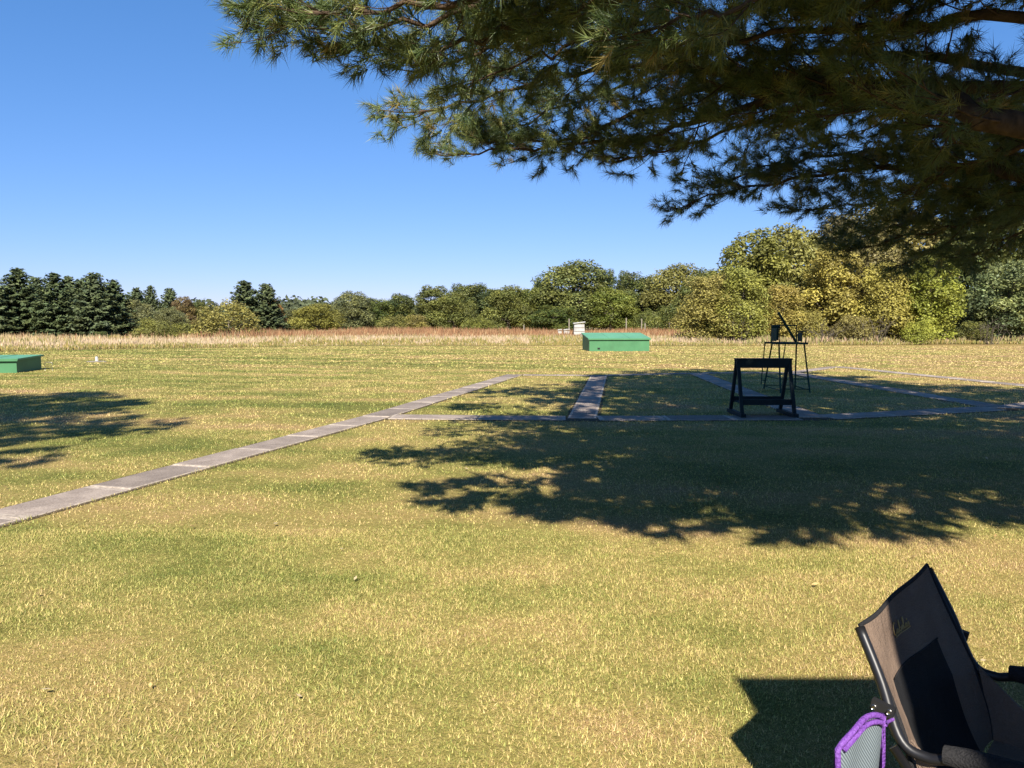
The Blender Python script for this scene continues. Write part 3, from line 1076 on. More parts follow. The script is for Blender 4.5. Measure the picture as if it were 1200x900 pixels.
class Pine:
    def __init__(self, seed):
        self.r = np.random.default_rng(seed)
        self.pos, self.dir = [], []
        self.twig_wood = True

    def twig(self, W, p, d, L, r0, tuft_step, bare=0.35):
        r = self.r
        d = d / np.linalg.norm(d)
        end = p + d * L + np.array([0, 0, -0.05 * L + 0.04])
        mid = p + d * L * .5 + r.normal(0, .025, 3)
        if self.twig_wood:
            W.tube([p, mid, end], [r0, r0 * .7, r0 * .4], 3, 0, False)
        k = max(1, int(L * (1 - bare) / tuft_step))
        for i in range(k):
            f = bare + (1 - bare) * (i + 1) / k
            q = p + (end - p) * f
            dd = d + r.normal(0, .35, 3) + np.array([0, 0, 0.12])
            self.pos.append(q)
            self.dir.append(dd)

    def limb(self, W, pts, r0, r1, sec, start=0.2, step=0.2, tuft=0.055, twigs=0.105, tipfan=True, n=22, droop=0.0):
        r = self.r
        line = smooth_line(pts, n)
        line[1:-1] += r.normal(0, .02, (n - 2, 3))
        W.tube(line, list(r1 + (r0 - r1) * (1 - np.linspace(0, 1, n)) ** 1.6), 9)
        seg = np.linalg.norm(np.diff(line, axis=0), axis=1)
        cum = np.concatenate([[0], np.cumsum(seg)])
        T = cum[-1]
        s = start * T
        sd = 1
        while s < T:
            i = int(np.searchsorted(cum, s)) - 1
            i = max(0, min(n - 2, i))
            p = line[i] + (line[i + 1] - line[i]) * ((s - cum[i]) / seg[i])
            tg = unit(line[i + 1] - line[i])
            hz = unit(np.cross(tg, np.array([0, 0, 1.])))
            f = (s / T - start) / (1 - start)
            L = sec * (0.55 + 0.6 * r.random()) * (1.0 - 0.45 * f)
            a = r.uniform(0.7, 1.15) * (1 - 0.35 * f)
            d = unit(tg * math.cos(a) + hz * sd * math.sin(a) + np.array([0, 0, r.normal(0.12, .34) - droop]))
            self.sub(W, p, d, L, max(0.005, r0 * .13 * (1 - .5 * f)), tuft, twigs)
            sd = -sd
            s += step * (0.6 + 0.8 * r.random())
        if tipfan:
            tg = unit(line[-1] - line[-2])
            for a in (-.5, 0, .5):
                hz = unit(np.cross(tg, np.array([0, 0, 1.])))
                self.sub(W, line[-1], unit(tg * math.cos(a) + hz * math.sin(a)), sec * .45, r1, tuft, twigs)

    def sub(self, W, p, d, L, rad, tuft, twigs):
        r = self.r
        end = p + d * L + np.array([0, 0, 0.05 * L])
        c1 = p + d * L * .5 + np.array([0, 0, -0.05 * L]) + r.normal(0, .03 * L, 3)
        line = smooth_line([p, c1, end], 6)
        W.tube(line, list(np.linspace(rad, rad * .35, 6)), 4, 0, False)
        s = 0.22 * L
        sd = 1
        while s < L:
            f = s / L
            k = min(4, int(f * 5))
            q = line[k] + (line[k + 1] - line[k]) * (f * 5 - k)
            tg = unit(line[k + 1] - line[k])
            hz = unit(np.cross(tg, np.array([0, 0, 1.])))
            a = r.uniform(.5, 1.0)
            dd = tg * math.cos(a) + hz * sd * math.sin(a) + np.array([0, 0, r.normal(.02, .5)])
            self.twig(W, q, dd, (0.16 + 0.24 * r.random()) * (1.1 - .4 * f) * min(1.2, L + .35), rad * .45, tuft)
            sd = -sd
            s += twigs * (.7 + .6 * r.random())
        self.twig(W, end, line[-1] - line[-2], .12, rad * .35, tuft, 0.0)


def add_pine(loc, label, group, lower, upper, seed, height, trunk_r, near_per=44, over=()):
    root = empty('pine_tree', loc)
    tag(root, label, 'pine tree', group)
    L = np.array(loc, float)
    pn = Pine(seed)
    tw = MB()
    tl = smooth_line([(0, 0, -.15), (0.05, 0.03, height * .3), (-.05, .08, height * .65), (0, 0, height)], 16)
    tw.tube(tl, list(np.linspace(trunk_r, .03, 16)), 14)
    trunk = tw.build('trunk', M['pinebark'], root)
    for (pts, r0, r1, sec, kw) in lower:
        W = MB()
        pn.limb(W, [np.array(p) - L for p in pts], r0, r1, sec, **kw)
        W.build('limb', M['pinebark'], root)
    if pn.pos:
        me = needles('foliage', np.array(pn.pos), np.array(pn.dir), near_per, .115, .0052, seed + 1)
        o = link(bpy.data.objects.new('foliage', me), root)
        o['kind'] = 'stuff'
    # upper crown, whorl by whorl
    up = Pine(seed + 5)
    up.twig_wood = False
    r = up.r
    for (z, rad, cnt, a0) in upper:
        W = MB()
        for j in range(cnt):
            a = a0 + 2 * math.pi * (j + r.normal(0, .12)) / cnt
            Rr = rad * r.uniform(.8, 1.12)
            c, s = math.cos(a), math.sin(a)
            pts = [(0, 0, z), (c * Rr * .5, s * Rr * .5, z + .10 * Rr + r.normal(0, .1)), (c * Rr, s * Rr, z + .20 * Rr + r.normal(0, .15))]
            up.limb(W, pts, .045 + .008 * rad, .012, .55 + .20 * rad, start=.18, step=.26, tuft=.16, twigs=.28, n=10)
        W.build('branch_whorl', M['pinebark'], root)
    for tip in over:
        W = MB()
        b0 = np.array([0, 0, tip[3]])
        e0 = np.array(tip[:3]) - L
        up.limb(W, [b0, b0 * .5 + e0 * .5 + np.array([0, 0, .35]), e0], .06, .012, 1.3, start=.3, step=.14, tuft=.14, twigs=.2, n=14)
        W.build('limb', M['pinebark'], root)
    me = needles('upper_foliage', np.array(up.pos), np.array(up.dir), 26, .25, .054, seed + 9)
    o = link(bpy.data.objects.new('upper_foliage', me), root)
    o['kind'] = 'stuff'
    print('pine tufts', len(pn.pos), len(up.pos), flush=True)
    return root


TX, TY = 6.4, 6.0
def tk(z):
    return (TX, TY, z)

A_ = lambda *q: [at(*p) for p in q]
low = [
    # main limb that crosses the picture from the right edge
    ([tk(2.3)] + A_((1200, 147, 5.0), (1100, 122, 5.6), (1000, 100, 6.0), (900, 118, 6.8), (800, 150, 7.6), (700, 168, 8.2), (590, 165, 8.6)), .10, .012, 1.0, dict(start=.38, step=.10, n=34)),
    ([tk(2.9)] + A_((1200, 103, 6.0), (1080, 108, 6.3), (900, 85, 6.6), (720, 80, 6.8), (600, 105, 7.0), (500, 130, 7.3)), .07, .010, 1.0, dict(start=.42, step=.10, n=30)),
    # upper left limb with the sunlit tufts
    ([tk(4.3)] + A_((1000, -60, 4.6), (800, -40, 4.7), (600, -10, 4.8), (450, 8, 4.9), (345, 12, 5.0)), .07, .010, .85, dict(start=.25, step=.09, n=30)),
    ([tk(4.5)] + A_((900, -40, 5.6), (700, 5, 5.8), (590, 45, 5.7), (520, 75, 5.7)), .06, .010, .75, dict(start=.35, step=.09, n=26)),
    ([tk(4.4)] + A_((950, -70, 4.9), (700, -40, 5.0), (520, 20, 5.1), (400, 38, 5.2), (335, 30, 5.2)), .05, .008, .7, dict(start=.35, step=.08, n=28)),
    ([tk(4.6)] + A_((900, -80, 5.2), (720, -30, 5.3), (580, 40, 5.3), (480, 60, 5.4), (420, 55, 5.4)), .05, .008, .7, dict(start=.4, step=.08, n=28)),
    ([tk(4.2)] + A_((900, -30, 5.9), (760, 20, 6.1), (650, 60, 6.2), (560, 95, 6.3)), .05, .008, .75, dict(start=.4, step=.09, n=26)),
    # near foliage at the top edge
    ([tk(4.0)] + A_((1150, -70, 4.4), (1000, -30, 4.1), (880, 5, 4.1), (780, 30, 4.3)), .05, .010, .7, dict(start=.35, step=.095, n=24)),
    ([tk(3.8)] + A_((1200, 20, 5.2), (1050, 30, 5.6), (900, 40, 5.9), (760, 60, 6.0), (660, 40, 6.2)), .05, .010, .9, dict(start=.50, step=.10, n=26)),
    # middle masses
    ([tk(3.0)] + A_((1150, 75, 7.4), (1000, 60, 7.8), (850, 70, 8.0), (700, 110, 8.4), (600, 150, 8.6)), .06, .010, 1.1, dict(start=.46, step=.11, n=26)),
    ([tk(2.7)] + A_((1100, 120, 6.8), (950, 125, 7.4), (820, 165, 7.8), (740, 185, 8.2)), .05, .010, .9, dict(start=.3, step=.10, n=24)),
    ([tk(2.9)] + A_((900, 100, 7.6), (760, 130, 8.0), (640, 170, 8.2), (540, 180, 8.4)), .05, .010, .8, dict(start=.35, step=.10, n=24)),
    # lower right lobes
    ([tk(1.95)] + A_((1200, 205, 6.8), (1130, 196, 7.6), (1000, 200, 8.6), (900, 215, 9.3), (815, 235, 10.0)), .07, .010, 1.0, dict(start=.38, step=.09, n=28)),
    ([tk(2.1)] + A_((1180, 165, 7.6), (1050, 170, 8.6), (950, 185, 9.2), (870, 205, 9.6)), .05, .010, .95, dict(start=.35, step=.095, n=24)),
    ([tk(1.9)] + A_((1230, 195, 7.2), (1150, 215, 8.2), (1060, 235, 9.2), (960, 245, 9.9)), .05, .010, .95, dict(start=.35, step=.095, n=24)),
    ([tk(1.8)] + A_((1260, 215, 6.9), (1180, 245, 7.7), (1100, 270, 8.4), (1010, 290, 9.0)), .05, .008, .75, dict(start=.4, step=.11, n=22, droop=.15)),
    ([tk(1.75)] + A_((1280, 230, 6.6), (1210, 265, 7.2), (1150, 295, 7.7)), .045, .008, .7, dict(start=.4, step=.11, n=20, droop=.15)),
    ([tk(1.9)] + A_((1260, 210, 7.4), (1170, 232, 8.6), (1090, 255, 9.4), (1000, 272, 10.2)), .045, .008, .9, dict(start=.35, step=.1, n=22, droop=.1)),
    ([tk(1.8)] + A_((1290, 225, 7.0), (1215, 250, 8.0), (1140, 275, 8.8), (1075, 300, 9.4)), .045, .008, .8, dict(start=.35, step=.1, n=22, droop=.15)),
    ([tk(2.4)] + A_((1240, 175, 6.2), (1140, 190, 6.6), (1080, 215, 6.9)), .04, .008, .6, dict(start=.5, step=.11, n=18, droop=.1)),
]
whorls = []
z = 5.3
i = 0
while z < 15.0:
    rad = float(np.interp(z, [4.6, 7, 9.5, 12, 14, 15.2], [6.2, 6.0, 4.9, 3.9, 2.6, .9]))
    whorls.append((z, rad, 8 if z < 12 else 6, i * .5 + .2))
    z += .80
    i += 1
add_pine((TX, TY, 0), 'big pine at the right whose long limbs overhang the lawn', 'tall pines beside the lawn', low, whorls, 201, 15.4, .27,
         over=[(-.1, 2.2, 4.3, 4.8), (.7, 1.5, 4.6, 4.7), (1.5, .9, 4.7, 4.9), (2.4, .5, 4.9, 4.8), (3.3, .5, 5.0, 5.0), (4.3, .6, 5.2, 4.9),
               (5.4, .6, 5.2, 5.1), (6.8, .7, 5.2, 4.9), (.6, 3.3, 5.2, 5.6), (1.9, 2.3, 5.4, 5.8), (3.4, 1.8, 5.6, 5.8), (5.0, 1.6, 5.8, 5.9), (8.2, 1.2, 5.3, 5.0), (1.2, 1.3, 4.7, 4.8), (2.8, 1.0, 4.8, 4.9), (4.6, 1.0, 5.0, 5.0), (6.0, 1.2, 5.2, 5.0)])

wl = []
z, i = 5.6, 0
while z < 14.0:
    wl.append((z, float(np.interp(z, [5.6, 8.5, 11, 13, 14.2], [3.6, 4.1, 3.1, 2.0, .7])), 7, i * .7))
    z += 1.0
    i += 1
add_pine((-9.9, -.4, 0), 'pine out of view at left that shades the lawn beyond the walk', 'tall pines beside the lawn', [], wl, 301, 14.4, .2)


# ------------------------------------------------------------------ trap houses
def trap_house(loc, rz, W, D, hf, hb, label, notch=True):
    e = empty('trap_house', loc, rz)
    tag(e, label, 'trap house', 'green trap houses')
    t = 0.04
    hm = lambda y: hf + (hb - hf) * y / D
    MB().add([(0, 0, -.05), (W, 0, -.05), (W, 0, hf), (0, 0, hf), (0, t, -.05), (W, t, -.05), (W, t, hm(t)), (0, t, hm(t))],
             [(0, 1, 2, 3), (5, 4, 7, 6), (3, 2, 6, 7), (1, 5, 6, 2), (4, 0, 3, 7)]).build('front_wall', M['green'], e)
    for x0 in (0.0, W - t):
        x1 = x0 + t
        vs = [(x0, t, -.05), (x1, t, -.05), (x1, D - t, -.05), (x0, D - t, -.05), (x0, t, hm(t)), (x1, t, hm(t)), (x1, D - t, hm(D - t)), (x0, D - t, hm(D - t))]
        MB().add(vs, [(3, 2, 1, 0), (4, 5, 6, 7), (0, 1, 5, 4), (1, 2, 6, 5), (2, 3, 7, 6), (3, 0, 4, 7)]).build('side_wall', M['green'], e)
    MB().box((0, D - t, -.05), (W, D, hb - .001)).build('back_wall', M['green'], e)
    # shed roof in sheets that meet at standing ribs
    ov = 0.07
    n = 3
    sl_ = (hb - hf) / D
    z0, z1 = hf - ov * sl_ + .012, hb + ov * sl_ + .012
    rf = MB()
    roof = None
    x0, x1 = -ov, W + ov
    rf.add([(x0, -ov, z0), (x1, -ov, z0), (x1, D + ov, z1), (x0, D + ov, z1), (x0, -ov, z0 + .055), (x1, -ov, z0 + .055), (x1, D + ov, z1 + .055), (x0, D + ov, z1 + .055)],
           [(3, 2, 1, 0), (4, 5, 6, 7), (0, 1, 5, 4), (1, 2, 6, 5), (2, 3, 7, 6), (3, 0, 4, 7)])
    roof = rf.build('roof', M['green_roof'], e)
    for j in range(1, n):
        xr = x0 + (x1 - x0) * j / n
        MB().bar((xr, -ov, z0 + .058), (xr, D + ov, z1 + .058), .03, .012).build('roof_rib', M['green_roof'], roof)
    MB().box((x0 + .01, -ov - .012, z0 - .03), (x1 - .01, -ov - .002, z0 + .05)).build('fascia', M['green'], e)
    for j in range(1, n + 1):
        xr = W * j / (n + 1)
        MB().box((xr - .012, -.008, .0), (xr + .012, -.001, hf - .06)).build('wall_batten', M['green'], e)
    if notch:
        MB().box((W * .135, -.006, .10), (W * .135 + .14, .01, .20)).build('vent_opening', M['dark'], e)
        MB().box((W * .135 - .02, -.014, .20), (W * .135 + .16, -.001, .225)).build('vent_lip', M['green'], e)
    return e


trap_house((4.32, 42.9, 0), R(4), 3.4, 2.4, .66, .93, 'green trap house with low sloping roof in the middle of the far field')
trap_house((-18.27, 24.35, 0), R(11), 2.3, 1.95, .40, .44, 'green trap house cut by the left edge of the photo', False)

hoop = MB()
hoop.tube(smooth_line([(-.12, 0, -.03), (-.12, 0, .22), (-.08, 0, .265), (.08, 0, .265), (.12, 0, .22), (.12, 0, -.03)], 22), .008, 6)
o = hoop.build('wire_hoop', M['rivet'], loc=(-15.83, 26.2, 0))
tag(o, 'thin wire hoop in the grass right of the left trap house', 'hoop')

e = empty('marker_peg', (-17.1, 31.6, 0))
tag(e, 'short white marker peg on a pale patch in the left field', 'marker')
MB().tube([(0, 0, -.05), (0, 0, .2), (0, 0, .235)], [.06, .055, .035], 10).build('peg', M['white'], e)
ring = [(math.cos(a) * .42 * random.uniform(.8, 1.1), math.sin(a) * .40 * random.uniform(.8, 1.1)) for a in np.linspace(0, 6.1, 18)]
MB().add([(px, py, .01) for px, py in ring] + [(px * .8, py * .8, .035) for px, py in ring],
         [(i, (i + 1) % 18, 18 + (i + 1) % 18, 18 + i) for i in range(18)] + [tuple(range(18, 36))]).build('pad', M['post'], e)

# ------------------------------------------------------------------ gun rack on the walk
e = empty('gun_rack', (3.96, 13.1, .014))
tag(e, 'dark wooden A-frame gun rack standing on the concrete walk', 'gun rack')
RW, RD, RH = .90, .76, .985
for x in (0.0, RW):
    MB().bar((x, -.06, .032), (x, RD + .06, .032), .085, .062).build('foot', M['rack'], e)
    MB().bar((x, .03, .055), (x, RD / 2 - .035, RH - .03), .05, .055, up=(1, 0, 0)).build('leg', M['rack'], e)
    MB().bar((x, RD - .03, .055), (x, RD / 2 + .035, RH - .03), .05, .055, up=(1, 0, 0)).build('leg', M['rack'], e)
MB().box((-.03, RD / 2 - .085, RH - .155), (RW + .03, RD / 2 - .058, RH - .012)).build('top_board', M['rack'], e)
MB().box((-.03, RD / 2 + .058, RH - .155), (RW + .03, RD / 2 + .085, RH - .012)).build('top_board', M['rack'], e)
cap = MB().box((-.04, RD / 2 - .095, RH - .012), (RW + .04, RD / 2 + .095, RH + .01)).build('cap_board', M['rack'], e)
MB().box((-.02, .09, .20), (RW + .02, .117, .30)).build('shelf_rail', M['rack'], e)
MB().box((-.02, RD - .117, .20), (RW + .02, RD - .09, .30)).build('shelf_rail', M['rack'], e)
for q in range(4):
    y0 = .12 + q * .132
    MB().box((.03, y0, .212), (RW - .03, y0 + .124, .232)).build('shelf_slat', M['rack'], e)

# ------------------------------------------------------------------ tall steel scorer's chair
e = empty('scorer_chair', (0, 0, 0))
tag(e, 'tall dark green steel chair frame behind the gun rack', 'high chair')
G_ = M['frame_green']
tops = [(6.27, 18.05, 1.12), (6.86, 18.05, 1.12), (6.30, 18.62, 1.12), (6.89, 18.62, 1.12)]
feet = [(6.20, 17.66, -.02), (6.90, 17.70, -.02), (6.20, 18.85, -.02), (6.99, 18.90, -.02)]
for a, b in zip(tops, feet):
    MB().tube([a, b], .020, 8).build('leg', G_, e)
mixp = lambda i, f: tuple(np.array(feet[i]) * (1 - f) + np.array(tops[i]) * f)
for (i, j, f) in ((0, 1, .10), (2, 3, .10), (0, 2, .08), (1, 3, .08), (0, 1, .30), (1, 3, .32), (0, 2, .3)):
    MB().tube([mixp(i, f), mixp(j, f)], .012, 6).build('rung', G_, e)
MB().box((6.12, 18.0, 1.12), (6.94, 18.08, 1.165)).build('seat_rail', G_, e)
MB().box((6.12, 18.58, 1.12), (6.94, 18.66, 1.165)).build('seat_rail', G_, e)
for q in range(5):
    y0 = 18.085 + q * .099
    MB().box((6.24, y0, 1.135), (6.92, y0 + .088, 1.16)).build('seat_slat', G_, e)
MB().tube([(6.28, 18.62, 1.16), (6.28, 18.64, 1.56), (6.89, 18.64, 1.56), (6.89, 18.62, 1.16)], .018, 8).build('back_frame', G_, e)
MB().tube([(6.28, 18.05, 1.16), (6.28, 18.05, 1.54), (6.28, 18.63, 1.54)], .015, 8).build('arm_frame', G_, e)
MB().tube([(6.89, 18.05, 1.16), (6.89, 18.05, 1.42), (6.89, 18.63, 1.42)], .015, 8).build('arm_frame', G_, e)
MB().box((6.262, 18.22, 1.19), (6.272, 18.58, 1.50)).build('side_panel', G_, e)
MB().box((6.898, 18.30, 1.18), (6.908, 18.58, 1.40)).build('side_panel', G_, e)
MB().box((6.30, 18.655, 1.20), (6.47, 18.665, 1.53)).build('back_panel', G_, e)
MB().bar((6.76, 18.3, 1.17), (6.30, 18.25, 1.87), .07, .035).build('slanting_board', G_, e)
MB().tube([(6.12, 18.6, 1.14), (6.10, 18.75, .12)], .013, 6).build('step_pole', G_, e)
MB().tube([(6.62, 18.6, 1.14), (6.62, 18.75, .70)], .013, 6).build('step_pole', G_, e)
MB().tube([(6.62, 18.75, .70), (6.82, 18.72, .70)], .013, 6).build('step_bar', G_, e)
MB().tube([(6.10, 18.74, .22), (6.24, 18.8, .22)], .012, 6).build('step_bar', G_, e)

# ------------------------------------------------------------------ white stacked box, small boxes, posts in the meadow
def hive(loc, w_, tiers, label, legs=True):
    e = empty('hive_box', loc)
    tag(e, label, 'box', 'white boxes in the meadow')
    z = .45
    if legs:
        for sx in (-.4, .4):
            for sy in (-.3, .3):
                MB().box((sx * w_ - .04, sy * w_ - .04, -.05), (sx * w_ + .04, sy * w_ + .04, z)).build('leg', M['post'], e)
    for i in range(tiers):
        hw = w_ / 2 * (1 - .03 * i)
        MB().box((-hw, -hw * .8, z), (hw, hw * .8, z + .30), bev=.02).build('tier', M['white'], e)
        MB().box((-hw - .03, -hw * .8 - .03, z + .301), (hw + .03, hw * .8 + .03, z + .335)).build('ledge', M['post'], e)
        z += .337
    o = MB().box((-w_ * .56, -w_ * .5, 0), (w_ * .56, w_ * .5, .08), bev=.02).build('lid', M['white'], e)
    o.location = (0, 0, z + .06)
    o.rotation_euler = (0, R(-7), 0)
    return e


p = at(678.5, 388, 72)
hive((p[0], 72, 0), 1.0, 3, 'white tiered box with tilted lid above the rust weeds')
p = at(656, 388, 74)
hive((p[0], 74, 0), .38, 1, 'small white box left of the white tiered box')
p = at(664, 388, 76)
hive((p[0], 76, 0), .55, 1, 'low white box just beside the white tiered box')
for (u, v, d, lab) in [(614, 381, 90, 'pale weathered post left of the white boxes'), (667, 374, 88, 'thin pale post next to the low white box'),
                       (734, 373, 92, 'pale post behind the middle of the trap house roof'), (752, 374, 94, 'pale post behind the right end of the trap house'),
                       (756, 379, 86, 'short pale post closest to the right end of the trap house'), (681, 392, 60, 'short brown post in the grass left of the trap house')]:
    p = at(u, v, d)
    q = empty('fence_post', (p[0], d, 0), random.uniform(-.4, .4))
    tag(q, lab, 'post', 'posts in the meadow')
    wd = .06
    MB().box((-wd, -wd, -.1), (wd, wd, p[2]), bev=.03).build('post', M['post'], q)
    MB().box((-wd - .015, -wd - .015, p[2] + .001), (wd + .015, wd + .015, p[2] + .04), bev=.02).build('cap', M['post'], q)

# ------------------------------------------------------------------ folding camp chair in front
ch = empty('camp_chair', (1.25, 1.85, 0))
tag(ch, 'taupe and black folding camp chair with mesh back in the foreground', 'camp chair')
O = np.array([1.25, 1.85, 0])
T1, T2 = np.array([.895, 1.91, .875]), np.array([1.285, 2.325, .885])
S_ = unit(T2 - T1)
F_ = np.array([S_[1], -S_[0], 0])
F_ = unit(F_)
K1, K2 = np.array([.945, 1.765, .655]), np.array([1.365, 2.19, .64])      # where the posts meet the arms
Q1, Q2 = np.array([.995, 1.715, .44]), np.array([1.40, 2.14, .44])       # rear corners of the seat
A1, A2 = K1 + F_ * .42 + [0, 0, .02], K2 + F_ * .42 + [0, 0, .02]


def cloc(pts):
    return [np.asarray(p) - O for p in pts]


def cbuild(mb, name, mat, parent=ch):
    mb.v = [tuple(np.asarray(v) - O) for v in mb.v]
    return mb.build(name, mat, parent)


for T, K, Q, A in ((T1, K1, Q1, A1), (T2, K2, Q2, A2)):
    out = -S_ * .014 if T is T1 else S_ * .014
    ln = smooth_line([T + out, T * .5 + K * .5 + out, K + out - F_ * .01, K + F_ * .05 + out + [0, 0, -.022], K + F_ * .13 + out + [0, 0, -.004], A + out], 30)
    cbuild(MB().tube(ln, .0125, 10), 'arm_tube', M['black_tube'])
    pad = MB()
    L0, L1 = K + F_ * .085 + out, A + out
    pts = smooth_line([L0, (L0 + L1) / 2 + [0, 0, .006], L1], 8)
    rings = [.021] + [.026] * 6 + [.021]
    pad.tube(pts, rings, 10)
    cbuild(pad, 'arm_pad', M['piping'])
    # legs: crossing pair on each side
    g1 = A + out - F_ * .02
    cbuild(MB().tube([A + out - F_ * .03, K * .35 + Q * .65 - F_ * .12 + out * 2 + [0, 0, -.45 + .04]], .011, 8), 'leg', M['black_tube'])
    b = np.array([Q[0], Q[1], 0.0]) + F_ * .44 + out * 2
    cbuild(MB().tube([K - F_ * .02 + out * 2.2 + [0, 0, -.015], b + out + [0, 0, .01]], .011, 8), 'leg', M['black_tube'])
    # plastic joint with rivets
    jc = K * .72 + T * .28 + out * 2.2 - F_ * .012
    br = cbuild(MB().bar(jc - F_ * .028 + [0, 0, .005], jc + F_ * .024 - [0, 0, .005], .016, .027), 'bracket', M['plastic'])
    for sft in (-.020, .015):
        c = jc + F_ * sft + out / .014 * .012
        cbuild(MB().tube([c - out * .3, c + out * .35], [.0055, .0045], 8), 'rivet', M['rivet'], ch)

# backrest sheet
NU, NV = 16, 22
mb = MB()
grid = {}
for j in range(NV + 1):
    f = j / NV
    if f < .5:
        g = f / .5
        a, b = T1 * (1 - g) + K1 * g, T2 * (1 - g) + K2 * g
    else:
        g = (f - .5) / .5
        a, b = K1 * (1 - g) + Q1 * g, K2 * (1 - g) + Q2 * g
    for i in range(NU + 1):
        u = i / NU
        p = a * (1 - u) + b * u
        hump = math.sin(math.pi * u)
        top = .014 * u * (1 - f) ** 2
        p = p - F_ * (.05 * hump * (0.12 + .9 * math.sin(math.pi * f * .9))) + np.array([0, 0, top - .016 * hump * (1 - f)])
        p = p + F_ * (.005 * math.sin(9 * u + 7 * f) * (1 - .5 * f) + .004 * math.sin(17 * u - 11 * f) * f)
        grid[i, j] = p
ids = {}
for key, p in grid.items():
    ids[key] = len(mb.v)
    mb.v.append(tuple(p))


def is_mesh(i, j):
    u, f = (i + .5) / NU, (j + .5) / NV
    return .18 < u < .84 and f > .30 + .02 * u


panels = {'backrest': [], 'mesh_panel': []}
for j in range(NV):
    for i in range(NU):
        panels['mesh_panel' if is_mesh(i, j) else 'backrest'].append((i, j))
for nm, mt in (('backrest', M['taupe']), ('mesh_panel', M['meshblack'])):
    q = MB()
    used = {}
    vs, fs = [], []
    back = np.array(F_) * -.006
    for (i, j) in panels[nm]:
        for (fi, off) in ((0, 0), (1, back)):
            idx = []
            for (a, b) in ((i, j), (i, j + 1), (i + 1, j + 1), (i + 1, j)):
                kk = (a, b, fi)
                if kk not in used:
                    used[kk] = len(vs)
                    vs.append(grid[a, b] + off)
                idx.append(used[kk])
            fs.append(tuple(idx) if fi == 0 else tuple(reversed(idx)))
    q.add(vs, fs, 0, True)
    part = cbuild(q, nm, mt)
    if nm == 'backrest':
        backrest = part
# binding along the rim
rim = [grid[0, j] for j in range(NV, -1, -1)] + [grid[i, 0] for i in range(1, NU + 1)] + [grid[NU, j] for j in range(1, NV + 1)]
cbuild(MB().tube(np.array(rim) - F_ * .003, .0065, 6), 'binding', M['piping'])
seam = [grid[i, 7] + F_ * .002 for i in range(3, 14)]
cbuild(MB().tube(seam, .0022, 5), 'seam', M['piping'])

# stitched script lettering on the top band
strokes = [
    [(.95, 1.55), (.75, 1.85), (.42, 1.5), (.22, .8), (.35, .1), (.7, .05), (1.0, .35)],
    [(1.0, .35), (1.25, .62), (1.5, .62), (1.22, .55), (1.12, .2), (1.3, .05), (1.5, .3), (1.56, .6), (1.52, .15), (1.68, .05), (1.85, .3)],
    [(1.85, .3), (2.1, 1.2), (2.12, 1.65), (1.98, 1.5), (1.96, .5), (2.05, .05), (2.35, .2), (2.35, .55), (2.15, .55)],
    [(2.35, .35), (2.6, .3), (2.85, .5), (2.75, .7), (2.58, .45), (2.68, .08), (2.95, .2)],
    [(2.95, .2), (3.25, 1.2), (3.28, 1.65), (3.12, 1.45), (3.1, .4), (3.2, .05), (3.4, .2)],
    [(3.4, .2), (3.65, .62), (3.85, .58), (3.6, .5), (3.5, .2), (3.66, .05), (3.86, .35), (3.92, .6), (3.88, .15), (4.02, .06)],
    [(4.15, 1.15), (4.12, .9)],
    [(4.1, .15), (4.35, .62), (4.38, .3), (4.3, .05), (4.12, .12)],
    [(.55, -.25), (2.0, -.16), (3.4, -.2), (4.5, -.12)],
]


def back_pt(x, y):
    """point on the back sheet: x across 0..1, y down 0..1"""
    fi, fj = min(NU - .001, max(0, x * NU)), min(NV - .001, max(0, y * NV))
    i, j = int(fi), int(fj)
    a, b = fi - i, fj - j
    return (grid[i, j] * (1 - a) + grid[i + 1, j] * a) * (1 - b) + (grid[i, j + 1] * (1 - a) + grid[i + 1, j + 1] * a) * b


lg = MB()
for st in strokes:
    pp = smooth_line([(x, y, 0) for x, y in st], max(3, len(st) * 3))
    lg.tube([back_pt(.385 + .044 * q[0], .175 - .036 * q[1]) + F_ * .0035 for q in pp], .0016, 4)
o = cbuild(lg, 'stitched_lettering', M['gold'])
o['label'] = 'gold script lettering stitched on the top band'

# seat
seat = MB()
SN = 10
vs, fs = [], []
for layer, dz in ((0, 0), (1, -.012)):
    for j in range(SN + 1):
        for i in range(SN + 1):
            p = Q1 * (1 - i / SN) + Q2 * (i / SN) + F_ * (.42 * j / SN)
            sag = .05 * math.sin(math.pi * i / SN) * math.sin(math.pi * (j + 1) / (SN + 2))
            vs.append(p + np.array([0, 0, .012 * j / SN - sag + dz]))
N_ = (SN + 1) ** 2
for j in range(SN):
    for i in range(SN):
        a = j * (SN + 1) + i
        fs += [(a, a + 1, a + SN + 2, a + SN + 1), (N_ + a + SN + 1, N_ + a + SN + 2, N_ + a + 1, N_ + a)]
seat.add(vs, fs, 0, True)
cbuild(seat, 'seat', M['taupe'])
# side wings joining back and seat
for (K, Q, T) in ((K1, Q1, T1), (K2, Q2, T2)):
    pts = [K + F_ * .01, Q + F_ * .0, Q + F_ * .30 + [0, 0, .004], Q + F_ * .12 + [0, 0, .07]]
    w_ = S_ * .004
    cbuild(MB().add([p - w_ for p in pts] + [p + w_ for p in pts], [(0, 1, 2, 3), (7, 6, 5, 4), (0, 4, 5, 1), (1, 5, 6, 2), (2, 6, 7, 3), (3, 7, 4, 0)]), 'side_wing', M['taupe'])
for i_, off in ((0, .02), (1, .40)):
    cbuild(MB().tube([Q1 + F_ * off - [0, 0, .018] - S_ * .02, Q2 + F_ * off - [0, 0, .018] + S_ * .02], .010, 8), 'seat_bar', M['black_tube'])

